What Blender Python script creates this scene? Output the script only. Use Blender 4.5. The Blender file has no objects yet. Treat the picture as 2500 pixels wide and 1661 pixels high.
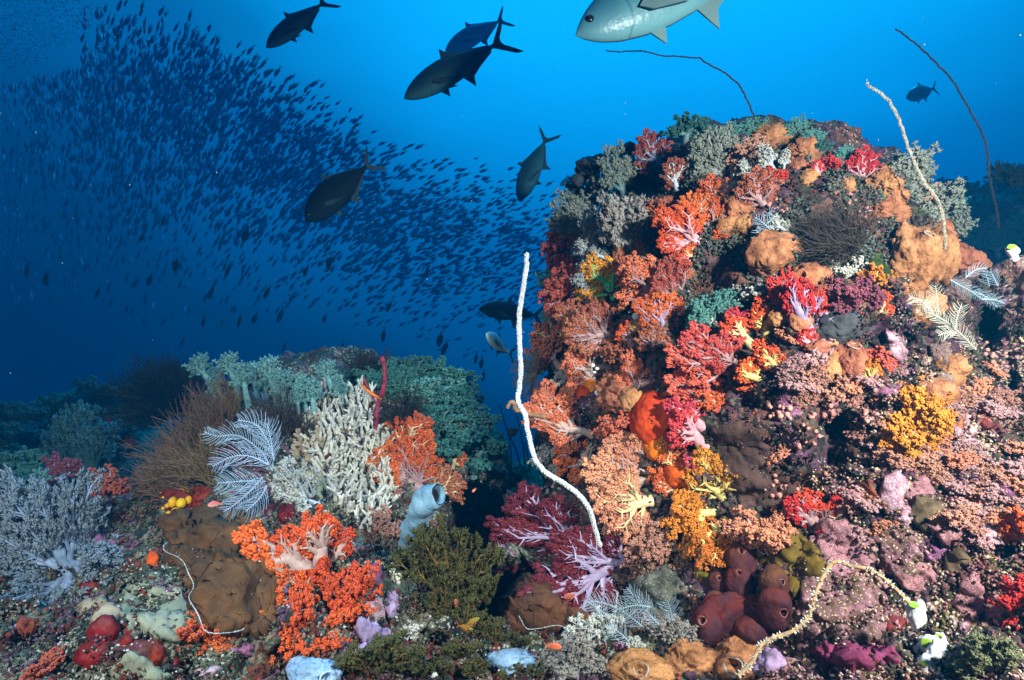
import bpy, math, random
import numpy as np
from mathutils import Vector, Matrix, noise
from mathutils.bvhtree import BVHTree
R = math.radians
SC = bpy.context.scene
COL = SC.collection

# ------------------------------------------------------------------ camera
F = 1490.0                                   # focal length in photograph pixels (2500 wide)
cam_d = bpy.data.cameras.new('camera'); cam = bpy.data.objects.new('camera', cam_d); COL.objects.link(cam)
cam.location = (0, 0, 0); cam.rotation_euler = (R(90), 0, 0)
cam_d.sensor_width = 36; cam_d.lens = 36 * F / 2500; cam_d.clip_start = 0.05; cam_d.clip_end = 200
SC.camera = cam

# ------------------------------------------------------------------ water light (world), sun, strobes, exposure
SC.view_settings.view_transform = 'Standard'; SC.view_settings.look = 'None'
SC.view_settings.exposure = 0.0; SC.view_settings.gamma = 1.0
W = bpy.data.worlds.new('World'); SC.world = W; W.use_nodes = True
nt = W.node_tree; nt.nodes.clear()
out = nt.nodes.new('ShaderNodeOutputWorld'); bg = nt.nodes.new('ShaderNodeBackground')
geo = nt.nodes.new('ShaderNodeTexCoord')
GLOW = Vector((0.16, 0.66, 0.74)).normalized()   # where the sun's glow stands behind the surface
dot = nt.nodes.new('ShaderNodeVectorMath'); dot.operation = 'DOT_PRODUCT'; dot.inputs[1].default_value = GLOW
nz = nt.nodes.new('ShaderNodeTexNoise'); nz.inputs['Scale'].default_value = 2.2; nz.inputs['Detail'].default_value = 3
mp = nt.nodes.new('ShaderNodeMapping'); mp.inputs['Scale'].default_value = (1, 1, 3.0); mp.inputs['Rotation'].default_value = (0, R(25), 0)
ma = nt.nodes.new('ShaderNodeMath'); ma.operation = 'MULTIPLY_ADD'; ma.inputs[1].default_value = 0.07; 
mb = nt.nodes.new('ShaderNodeMath'); mb.operation = 'SUBTRACT'; mb.inputs[1].default_value = 0.035
ramp = nt.nodes.new('ShaderNodeValToRGB')
L = nt.links.new
L(geo.outputs['Generated'], dot.inputs[0]); L(geo.outputs['Generated'], mp.inputs['Vector']); L(mp.outputs[0], nz.inputs['Vector'])
L(nz.outputs['Fac'], ma.inputs[0]); L(dot.outputs['Value'], ma.inputs[2]); L(ma.outputs[0], mb.inputs[0]); L(mb.outputs[0], ramp.inputs['Fac'])
cr = ramp.color_ramp
STOPS = [(0.0, (0.000, 0.002, 0.006)), (0.42, (0.000, 0.006, 0.020)), (0.56, (0.000, 0.028, 0.080)), (0.66, (0.001, 0.085, 0.24)),
         (0.76, (0.001, 0.13, 0.35)), (0.80, (0.001, 0.19, 0.47)), (0.855, (0.002, 0.34, 0.79)), (0.92, (0.004, 0.47, 1.02)), (1.0, (0.006, 0.52, 1.08))]
while len(cr.elements) < len(STOPS): cr.elements.new(0.5)
for e, (p, c) in zip(cr.elements, STOPS): e.position = p; e.color = (*c, 1)
L(ramp.outputs[0], bg.inputs['Color']); bg.inputs['Strength'].default_value = 1.35
L(bg.outputs[0], out.inputs['Surface'])

sd = bpy.data.lights.new('sun', 'SUN'); sd.energy = 3.0; sd.angle = R(12); sd.color = (0.02, 0.50, 1.0)
sun = bpy.data.objects.new('sun', sd); COL.objects.link(sun)
sun.rotation_euler = (-Vector((0.25, 0.35, 0.9))).to_track_quat('-Z', 'Y').to_euler()

def strobe(loc, aim, power, color, size=0.07, cone=120, blend=0.7):
    d = bpy.data.lights.new('strobe', 'SPOT'); d.energy = power; d.color = color; d.shadow_soft_size = size
    d.spot_size = R(cone); d.spot_blend = blend
    o = bpy.data.objects.new('strobe', d); COL.objects.link(o); o.location = loc
    o.rotation_euler = (Vector(aim) - Vector(loc)).to_track_quat('-Z', 'Y').to_euler(); return o
STROBE_R = strobe((1.25, 0.10, 0.60), (1.22, 2.0, -0.42), 540, (1.0, 0.88, 0.80), cone=128, blend=1.0)   # the diver's right flash
STROBE_L = strobe((-0.85, 0.00, 0.55), (-0.62, 1.8, -0.62), 250, (0.98, 0.95, 0.93), cone=76, blend=1.0)   # the diver's left flash

SC.cycles.use_denoising = True
SC.cycles.max_bounces = 5; SC.cycles.diffuse_bounces = 2; SC.cycles.glossy_bounces = 1
SC.cycles.transmission_bounces = 2; SC.cycles.volume_bounces = 0; SC.cycles.transparent_max_bounces = 8
SC.cycles.caustics_reflective = False; SC.cycles.caustics_refractive = False
SC.cycles.sample_clamp_indirect = 4

# ------------------------------------------------------------------ helpers
K = 2360 / 2500                              # pixel positions below are read off a 2360 wide view of the photograph
def ray(px, py): return Vector(((px / K - 1250) / F, 1.0, (830.5 - py / K) / F))
def at(px, py, y): return ray(px, py) * y

def tag(o, label=None, cat=None, group=None, kind=None):
    if label: o['label'] = label
    if cat: o['category'] = cat
    if group: o['group'] = group
    if kind: o['kind'] = kind
    return o
def empty(name, loc, label, cat, group=None):
    o = bpy.data.objects.new(name, None); COL.objects.link(o); o.location = loc
    o.empty_display_size = 0.05
    return tag(o, label, cat, group)
def link(name, me, mat, parent=None, loc=None):
    o = bpy.data.objects.new(name, me); COL.objects.link(o)
    if mat is not None:
        if len(me.materials) == 0: me.materials.append(mat)
        else:
            o.material_slots[0].link = 'OBJECT'; o.material_slots[0].material = mat
    if parent is not None: o.parent = parent
    if loc is not None: o.location = loc
    return o

class MB:
    """collects vertices, quads and triangles with numpy; build() links them as ONE mesh object"""
    def __init__(s): s.v = []; s.f = {3: [], 4: []}; s.m = {3: [], 4: []}; s.n = 0
    def add(s, V, Fc, mi=0):
        V = np.asarray(V, dtype=np.float64).reshape(-1, 3); Fc = np.asarray(Fc, dtype=np.int64)
        if len(Fc) == 0: return
        s.v.append(V); s.f[Fc.shape[1]].append(Fc + s.n); s.m[Fc.shape[1]].append(np.full(len(Fc), mi)); s.n += len(V)
    def stamp(s, T, Fc, pos, frames, scale, mi=0):
        """copies of template T (n,3) with faces Fc at pos (k,3), frames (k,3,3 columns), scale (k,) or (k,3)"""
        pos = np.asarray(pos); k = len(pos)
        if k == 0: return
        scale = np.asarray(scale, dtype=float)
        if scale.ndim == 1: scale = np.repeat(scale[:, None], 3, 1)
        P = T[None] * scale[:, None, :]
        P = np.einsum('kij,knj->kni', np.asarray(frames), P) + pos[:, None, :]
        Fa = (np.asarray(Fc)[None] + (np.arange(k) * len(T))[:, None, None]).reshape(-1, np.asarray(Fc).shape[1])
        s.add(P.reshape(-1, 3), Fa, mi)
    def tube(s, pts, rad, k=6, mi=0, cap=True, tip=True):
        P = np.asarray(pts, dtype=float); n = len(P); rad = np.broadcast_to(np.asarray(rad, dtype=float), (n,))
        T = np.gradient(P, axis=0); T /= np.linalg.norm(T, axis=1)[:, None] + 1e-9
        a = np.array([0, 0, 1.0]) if abs(T[0, 2]) < .9 else np.array([1.0, 0, 0])
        u = np.cross(T[0], a); u /= np.linalg.norm(u); U = []
        for t in T:
            u = u - t * np.dot(u, t); u = u / (np.linalg.norm(u) + 1e-9); U.append(u)
        U = np.array(U); Vv = np.cross(T, U); ang = np.arange(k) * 2 * math.pi / k
        ring = P[:, None] + rad[:, None, None] * (np.cos(ang)[None, :, None] * U[:, None] + np.sin(ang)[None, :, None] * Vv[:, None])
        V = ring.reshape(-1, 3); i = np.arange(n - 1)[:, None] * k; j = np.arange(k)[None]; j2 = (j + 1) % k
        Q = np.stack([i + j, i + j2, i + k + j2, i + k + j], -1).reshape(-1, 4)
        s.add(V, Q, mi)
        if tip:
            b = s.n - k
            s.v.append((P[-1] + T[-1] * rad[-1] * 0.9)[None]); s.n += 1
            s.f[3].append(np.array([[b + q, b + (q + 1) % k, s.n - 1] for q in range(k)])); s.m[3].append(np.full(k, mi))
    def mesh(s, name, smooth=True):
        me = bpy.data.meshes.new(name)
        V = np.concatenate(s.v) if s.v else np.zeros((0, 3))
        q = np.concatenate(s.f[4]) if s.f[4] else np.zeros((0, 4), int); t = np.concatenate(s.f[3]) if s.f[3] else np.zeros((0, 3), int)
        me.vertices.add(len(V)); me.vertices.foreach_set('co', V.astype(np.float32).ravel())
        nl = len(q) * 4 + len(t) * 3; me.loops.add(nl)
        me.loops.foreach_set('vertex_index', np.concatenate([q.ravel(), t.ravel()]).astype(np.int32))
        me.polygons.add(len(q) + len(t))
        st = np.concatenate([np.arange(len(q)) * 4, len(q) * 4 + np.arange(len(t)) * 3]).astype(np.int32)
        me.polygons.foreach_set('loop_start', st)
        mi = np.concatenate([np.concatenate(s.m[4]) if s.m[4] else np.zeros(0), np.concatenate(s.m[3]) if s.m[3] else np.zeros(0)]).astype(np.int32)
        me.update(calc_edges=True)
        me.polygons.foreach_set('material_index', mi)
        me.polygons.foreach_set('use_smooth', np.full(len(q) + len(t), smooth))
        return me
    def build(s, name, mat, parent=None, loc=None, smooth=True):
        me = s.mesh(name, smooth)
        if isinstance(mat, (list, tuple)):
            for m in mat: me.materials.append(m)
            mat = None
        return link(name, me, mat, parent, loc)

import bmesh
def ico_t(sub):
    b = bmesh.new(); bmesh.ops.create_icosphere(b, subdivisions=sub, radius=1)
    V = np.array([v.co[:] for v in b.verts]); Fc = np.array([[v.index for v in f.verts] for f in b.faces]); b.free(); return V, Fc
ICO1 = ico_t(1); ICO2 = ico_t(2); ICO3 = ico_t(3); ICO4 = ico_t(4); ICO5 = ico_t(5)
OCT = (np.array([[1, 0, 0], [-1, 0, 0], [0, 1, 0], [0, -1, 0], [0, 0, 1], [0, 0, -1]], float),
       np.array([[0, 2, 4], [2, 1, 4], [1, 3, 4], [3, 0, 4], [2, 0, 5], [1, 2, 5], [3, 1, 5], [0, 3, 5]]))
def frames_from(D, rng=None):
    """(k,3) directions -> (k,3,3) frames whose third column is the direction"""
    D = np.asarray(D, float); D = D / (np.linalg.norm(D, axis=1)[:, None] + 1e-9)
    a = np.where(np.abs(D[:, 2:3]) < .9, np.array([[0, 0, 1.]]), np.array([[1., 0, 0]]))
    U = np.cross(a, D); U /= np.linalg.norm(U, axis=1)[:, None]; V = np.cross(D, U)
    if rng is not None:
        t = rng.uniform(0, 6.28, len(D))[:, None]; U, V = U * np.cos(t) + V * np.sin(t), V * np.cos(t) - U * np.sin(t)
    return np.stack([U, V, D], -1)
def fbm(p, sc, oct=4, seed=0.0):
    q = Vector((p[0] * sc + seed, p[1] * sc - seed, p[2] * sc + 2 * seed))
    return noise.fractal(q, 1.0, 2.0, oct)

# ------------------------------------------------------------------ materials
MATS = {}
def mat(name, base, rough=0.75, var=0.25, scale=30.0, bump=0.3, bscale=60.0, spec=0.25, col2=None, spots=None, trans=0.0, hue=0.03, dist=0.004):
    """procedural material: base colour broken up by two noises, optional second colour in patches, optional spots"""
    if name in MATS: return MATS[name]
    m = bpy.data.materials.new(name); m.use_nodes = True; n = m.node_tree.nodes; l = m.node_tree.links.new
    b = n['Principled BSDF']; b.inputs['Roughness'].default_value = rough; b.inputs['Specular IOR Level'].default_value = spec
    tc = n.new('ShaderNodeTexCoord'); oi = n.new('ShaderNodeObjectInfo')
    t1 = n.new('ShaderNodeTexNoise'); t1.inputs['Scale'].default_value = scale; t1.inputs['Detail'].default_value = 4; t1.inputs['Roughness'].default_value = .65
    l(tc.outputs['Object'], t1.inputs['Vector'])
    mx = n.new('ShaderNodeMix'); mx.data_type = 'RGBA'
    c2 = col2 if col2 else tuple(max(0.0, x * (1 - var * 1.6)) for x in base)
    mx.inputs['A'].default_value = (*c2, 1); mx.inputs['B'].default_value = (*(min(1, x * (1 + var * .6)) for x in base), 1)
    rp = n.new('ShaderNodeMapRange'); rp.inputs['From Min'].default_value = .36; rp.inputs['From Max'].default_value = .62
    l(t1.outputs['Fac'], rp.inputs['Value']); l(rp.outputs[0], mx.inputs['Factor'])
    hs = n.new('ShaderNodeHueSaturation'); l(mx.outputs['Result'], hs.inputs['Color'])
    h = n.new('ShaderNodeMapRange'); h.inputs['To Min'].default_value = .5 - hue * .5; h.inputs['To Max'].default_value = .5 + hue * .5
    v = n.new('ShaderNodeMapRange'); v.inputs['To Min'].default_value = .85; v.inputs['To Max'].default_value = 1.1
    l(oi.outputs['Random'], h.inputs['Value']); l(oi.outputs['Random'], v.inputs['Value']); l(h.outputs[0], hs.inputs['Hue']); l(v.outputs[0], hs.inputs['Value'])
    last = hs.outputs['Color']
    if spots:                                  # (colour, scale, radius)
        vo = n.new('ShaderNodeTexVoronoi'); vo.inputs['Scale'].default_value = spots[1]; l(tc.outputs['Object'], vo.inputs['Vector'])
        sr = n.new('ShaderNodeMapRange'); sr.inputs['From Min'].default_value = spots[2] * .7; sr.inputs['From Max'].default_value = spots[2]
        sr.inputs['To Min'].default_value = 1; sr.inputs['To Max'].default_value = 0; l(vo.outputs['Distance'], sr.inputs['Value'])
        m2 = n.new('ShaderNodeMix'); m2.data_type = 'RGBA'; l(sr.outputs[0], m2.inputs['Factor']); l(last, m2.inputs['A']); m2.inputs['B'].default_value = (*spots[0], 1)
        last = m2.outputs['Result']
    l(last, b.inputs['Base Color'])
    if bump > 0:
        t2 = n.new('ShaderNodeTexNoise'); t2.inputs['Scale'].default_value = bscale; t2.inputs['Detail'].default_value = 5; t2.inputs['Roughness'].default_value = .7
        l(tc.outputs['Object'], t2.inputs['Vector'])
        bp = n.new('ShaderNodeBump'); bp.inputs['Strength'].default_value = bump; bp.inputs['Distance'].default_value = dist
        l(t2.outputs['Fac'], bp.inputs['Height']); l(bp.outputs[0], b.inputs['Normal'])
    if trans > 0:
        tr = n.new('ShaderNodeBsdfTranslucent'); l(last, tr.inputs['Color']); ms = n.new('ShaderNodeMixShader'); ms.inputs[0].default_value = trans
        l(b.outputs[0], ms.inputs[1]); l(tr.outputs[0], ms.inputs[2]); l(ms.outputs[0], n['Material Output'].inputs['Surface'])
    MATS[name] = m; return m
# ------------------------------------------------------------------ reef rock (setting)
def rock_material(name, palette, patch=7.0, fine=28.0, specks=((.75, .72, .60), 90.0, .30), bump=0.9, dist=0.02, speck_amt=0.55):
    """encrusted rock: warped patches of the palette's colours, small cells of other colours, pale specks"""
    m = bpy.data.materials.new(name); m.use_nodes = True; n = m.node_tree.nodes; l = m.node_tree.links.new
    b = n['Principled BSDF']; b.inputs['Roughness'].default_value = .85; b.inputs['Specular IOR Level'].default_value = .2
    g = n.new('ShaderNodeNewGeometry')
    wn = n.new('ShaderNodeTexNoise'); wn.inputs['Scale'].default_value = 9; wn.inputs['Detail'].default_value = 5; l(g.outputs['Position'], wn.inputs['Vector'])
    wm = n.new('ShaderNodeVectorMath'); wm.operation = 'MULTIPLY_ADD'; l(wn.outputs['Color'], wm.inputs[0]); wm.inputs[1].default_value = (.22,) * 3; l(g.outputs['Position'], wm.inputs[2])
    def cells(scale, stops):
        v = n.new('ShaderNodeTexVoronoi'); v.inputs['Scale'].default_value = scale; l(wm.outputs[0], v.inputs['Vector'])
        s = n.new('ShaderNodeSeparateColor'); l(v.outputs['Color'], s.inputs[0])
        r = n.new('ShaderNodeValToRGB'); r.color_ramp.interpolation = 'CONSTANT'
        while len(r.color_ramp.elements) < len(stops): r.color_ramp.elements.new(.5)
        for k, (e, c) in enumerate(zip(r.color_ramp.elements, stops)): e.position = k / len(stops); e.color = (*c, 1)
        l(s.outputs[0], r.inputs[0]); return r.outputs[0], s.outputs[1]
    c1, _ = cells(patch, palette); c2, f2 = cells(fine, palette[::-1])
    mx = n.new('ShaderNodeMix'); mx.data_type = 'RGBA'; l(c1, mx.inputs['A']); l(c2, mx.inputs['B'])
    gt = n.new('ShaderNodeMath'); gt.operation = 'GREATER_THAN'; gt.inputs[1].default_value = .48; l(f2, gt.inputs[0]); l(gt.outputs[0], mx.inputs['Factor'])
    # brightness break-up
    t = n.new('ShaderNodeTexNoise'); t.inputs['Scale'].default_value = 45; t.inputs['Detail'].default_value = 6; t.inputs['Roughness'].default_value = .75; l(g.outputs['Position'], t.inputs['Vector'])
    tr = n.new('ShaderNodeMapRange'); tr.inputs['From Min'].default_value = .3; tr.inputs['From Max'].default_value = .7; tr.inputs['To Min'].default_value = .15; tr.inputs['To Max'].default_value = 1.7
    l(t.outputs['Fac'], tr.inputs['Value'])
    mu = n.new('ShaderNodeVectorMath'); mu.operation = 'SCALE'; l(mx.outputs['Result'], mu.inputs[0]); l(tr.outputs[0], mu.inputs['Scale'])
    # pale specks
    v = n.new('ShaderNodeTexVoronoi'); v.inputs['Scale'].default_value = specks[1]; l(g.outputs['Position'], v.inputs['Vector'])
    ls = n.new('ShaderNodeMath'); ls.operation = 'LESS_THAN'; ls.inputs[1].default_value = specks[2]; l(v.outputs['Distance'], ls.inputs[0])
    t3 = n.new('ShaderNodeTexNoise'); t3.inputs['Scale'].default_value = 6; t3.inputs['Detail'].default_value = 3; l(g.outputs['Position'], t3.inputs['Vector'])
    g3 = n.new('ShaderNodeMath'); g3.operation = 'GREATER_THAN'; g3.inputs[1].default_value = speck_amt; l(t3.outputs['Fac'], g3.inputs[0])
    mm = n.new('ShaderNodeMath'); mm.operation = 'MULTIPLY'; l(ls.outputs[0], mm.inputs[0]); l(g3.outputs[0], mm.inputs[1])
    m2 = n.new('ShaderNodeMix'); m2.data_type = 'RGBA'; l(mm.outputs[0], m2.inputs['Factor']); l(mu.outputs[0], m2.inputs['A']); m2.inputs['B'].default_value = (*specks[0], 1)
    l(m2.outputs['Result'], b.inputs['Base Color'])
    bp = n.new('ShaderNodeBump'); bp.inputs['Strength'].default_value = bump; bp.inputs['Distance'].default_value = dist
    ad = n.new('ShaderNodeMath'); ad.operation = 'ADD'; l(t.outputs['Fac'], ad.inputs[0]); 
    vb = n.new('ShaderNodeMath'); vb.operation = 'MULTIPLY'; vb.inputs[1].default_value = .35; l(mm.outputs[0], vb.inputs[0]); l(vb.outputs[0], ad.inputs[1])
    l(ad.outputs[0], bp.inputs['Height']); l(bp.outputs[0], b.inputs['Normal'])
    return m

# hollows in the rock: (pixel x, y, radii in pixels, metres deep)
HOLLOWS = [(1100, 1205, 80, 95, 1.6), (1130, 1370, 70, 60, 1.0), (1200, 1320, 50, 30, .3), (650, 1520, 50, 30, .12), (1000, 1480, 40, 30, .15), (120, 1540, 50, 26, .15), (430, 1540, 30, 24, .1), (1610, 765, 30, 26, .25), (1935, 985, 60, 40, .22), (1925, 1060, 40, 40, .15), (1560, 870, 35, 40, .18), (2080, 780, 22, 26, .15), (1900, 600, 60, 60, .15),
           (1490, 430, 50, 40, .2), (1350, 470, 30, 60, .2), (2280, 760, 40, 60, .3), (2000, 930, 40, 22, .12), (1730, 930, 26, 18, .12), (1400, 700, 22, 22, .1), (1270, 1000, 30, 30, .15), (1220, 1120, 60, 26, .3), (2120, 1420, 26, 16, .08), (2260, 1180, 20, 34, .1), (820, 1340, 34, 26, .15), (450, 1120, 40, 26, .15), (2100, 1500, 20, 26, .1), (1560, 1400, 30, 40, .12), (2330, 900, 20, 60, .2), (80, 1480, 60, 40, .15), (300, 1360, 24, 20, .1)]
def blob_rock(name, blobs, voxel, material, lumps=((1.6, .10), (4.5, .07), (12.0, .034), (34.0, .012)), seed=0.0):
    mb = MB()
    for (x, y, z, rx, ry, rz, rot) in blobs:
        c, s = math.cos(R(rot)), math.sin(R(rot)); V = ICO4[0] * np.array([rx, ry, rz])
        V = np.stack([V[:, 0] * c + V[:, 2] * s, V[:, 1], -V[:, 0] * s + V[:, 2] * c], 1) + np.array([x, y, z]); mb.add(V, ICO4[1])
    o = bpy.data.objects.new('tmp', mb.mesh('tmp')); COL.objects.link(o)
    r = o.modifiers.new('r', 'REMESH'); r.mode = 'VOXEL'; r.voxel_size = voxel
    s_ = o.modifiers.new('s', 'SMOOTH'); s_.factor = .5; s_.iterations = 6
    dg = bpy.context.evaluated_depsgraph_get(); me = bpy.data.meshes.new_from_object(o.evaluated_get(dg)); bpy.data.objects.remove(o)
    n = len(me.vertices); co = np.empty(n * 3, np.float32); me.vertices.foreach_get('co', co); co = co.reshape(-1, 3)
    nr = np.empty(n * 3, np.float32); me.vertices.foreach_get('normal', nr); nr = nr.reshape(-1, 3)
    d = np.zeros(n)
    for k in range(n):
        p = co[k]; a = 0.0
        for i, (sc, am) in enumerate(lumps):
            v = noise.noise(Vector((p[0] * sc + seed + i * 7.3, p[1] * sc, p[2] * sc)))
            a += am * (v * 1.5 if i < 1 else (0.5 - abs(v)) * 2 - .4)
        d[k] = a
    co = co + nr * d[:, None].astype(np.float32)
    pxx = (co[:, 0] / np.maximum(co[:, 1], .2) * F + 1250) * K; pyy = (830.5 - co[:, 2] / np.maximum(co[:, 1], .2) * F) * K; rl = np.linalg.norm(co, axis=1)
    for (hx, hy, hrx, hry, dp) in HOLLOWS:
        q = np.sqrt(((pxx - hx) / hrx) ** 2 + ((pyy - hy) / hry) ** 2); w_ = np.clip(1.25 - q * 1.25, 0, 1) ** .6 * dp * (co[:, 1] > .5) * (co[:, 1] < 2.9)
        co = co * (1 + w_ / rl)[:, None].astype(np.float32)
    me.vertices.foreach_set('co', co.ravel()); me.name = name; me.update()
    me.polygons.foreach_set('use_smooth', np.ones(len(me.polygons), bool))
    me.materials.clear(); ob = link(name, me, material); tag(ob, kind='structure'); return ob

PINK = [(.56, .30, .31), (.42, .19, .20), (.60, .36, .32), (.26, .09, .10), (.62, .40, .36), (.16, .10, .05), (.52, .30, .20), (.36, .17, .24), (.10, .035, .03), (.20, .16, .05), (.55, .42, .38), (.40, .20, .14)]
DARK = [(.08, .05, .045), (.035, .028, .03), (.16, .08, .07), (.07, .07, .04), (.13, .06, .10), (.22, .10, .07), (.03, .03, .03), (.12, .11, .09)]
TEAL = [(.12, .14, .09), (.05, .07, .05), (.20, .17, .12), (.12, .04, .04), (.24, .24, .17), (.04, .05, .045), (.18, .10, .15), (.08, .11, .09), (.16, .05, .03)]
FARC = [(.07, .13, .10), (.04, .08, .07), (.09, .15, .11), (.05, .10, .08)]
M_PINK = rock_material('encrusted_pink_rock', PINK, 11.0, 44.0, ((.80, .70, .45), 75.0, .34), speck_amt=.44)
M_MID = rock_material('encrusted_rock', DARK, 12.0, 50.0, ((.55, .45, .40), 85.0, .26), speck_amt=.56)
M_TEAL = rock_material('algae_rock', TEAL, 11.0, 46.0, ((.55, .60, .50), 80.0, .28), speck_amt=.50)
M_FAR = rock_material('distant_reef_rock', FARC, 3.0, 9.0, ((.10, .15, .12), 30.0, .2), speck_amt=.6)

reef_mound = blob_rock('reef_mound', [
    (0.96, 2.65, -0.32, 0.80, 0.95, 1.17, -1),
    (1.42, 2.42, -0.62, 0.66, 0.80, 0.90, 14),
    (1.25, 1.95, -0.98, 0.95, 0.60, 0.72, 0),
    (0.55, 2.15, -0.95, 0.50, 0.55, 0.60, 0)], 0.022, M_MID, seed=3.1)
reef_shoulder = blob_rock('reef_shoulder', [
    (2.25, 2.05, -0.88, 0.62, 0.60, 1.20, 0),
    (1.70, 1.55, -1.10, 0.85, 0.55, 0.78, 20), (1.71, 1.90, -0.26, 0.21, 0.25, 0.62, 0),
    (1.00, 1.35, -1.15, 0.60, 0.45, 0.52, 0)], 0.020, M_PINK, seed=9.4)
reef_ledge = blob_rock('reef_ledge', [
    (-0.80, 2.75, -0.80, 0.80, 0.75, 0.68, 0),
    (-0.58, 3.05, -0.85, 0.42, 0.60, 0.68, 0),
    (-0.85, 1.80, -1.10, 0.95, 0.80, 0.62, 0),
    (-1.55, 1.75, -1.08, 0.70, 0.70, 0.60, 0),
    (-0.05, 1.72, -1.18, 0.72, 0.42, 0.50, 0)], 0.022, M_TEAL, seed=5.7)
reef_slope = blob_rock('reef_slope', [
    (0.2, 3.2, -3.3, 5.5, 3.6, 2.1, 0), (-3.3, 4.2, -1.45, 1.5, 1.1, 1.0, 0), (-2.35, 3.7, -1.35, 0.8, 0.8, 0.72, 0),
    (-1.5, 3.6, -1.2, .9, .8, .72, 0),
    (0.3, 3.6, -1.6, 1.5, 0.9, 0.7, 0), (-0.05, 3.35, -1.32, 0.85, 0.40, 0.66, 0)], 0.05, M_FAR, lumps=((1.6, .16), (5.0, .06), (12, .03)), seed=1.2)
far_reef = blob_rock('far_reef', [
    (4.65, 6.3, 0.25, 0.55, 0.7, 1.35, 0), (5.75, 6.2, 0.15, 0.80, 0.9, 1.60, 0), (4.8, 6.4, -2.0, 3.2, 1.5, 2.0, 0)], 0.07, M_FAR,
    lumps=((1.6, .2), (5.0, .10), (12, .05)), seed=8.2)
sb = MB(); g = np.linspace(0, 1, 61); X, Y = np.meshgrid(g * 27 - 13.5, g * 17 - 2.5); Z = -14.0 + .25 * np.sin(X * .7) * np.cos(Y * .5)
idx = np.arange(61 * 61).reshape(61, 61); sb.add(np.stack([X, Y, Z], -1).reshape(-1, 3), np.stack([idx[:-1, :-1], idx[:-1, 1:], idx[1:, 1:], idx[1:, :-1]], -1).reshape(-1, 4))
tag(sb.build('seabed', M_FAR), kind='structure')

def bvh_of(objs):
    V = []; Fa = []; n = 0
    for o in objs:
        me = o.data; co = np.empty(len(me.vertices) * 3, np.float32); me.vertices.foreach_get('co', co); co = co.reshape(-1, 3)
        V.extend(map(tuple, co.tolist())); Fa.extend([tuple(i + n for i in p.vertices) for p in me.polygons]); n += len(co)
    return BVHTree.FromPolygons(V, Fa)
BV = bvh_of([reef_mound, reef_shoulder, reef_ledge, reef_slope, far_reef])
def hit(px, py, default=None):
    d = ray(px, py); dn = d.normalized(); loc, nor, i, dist = BV.ray_cast(Vector((0, 0, 0)), dn)
    if loc is None:
        return (d * default, Vector((0, -1, 0))) if default else (None, None)
    if nor.dot(dn) > 0: nor = -nor
    return loc, nor
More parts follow.
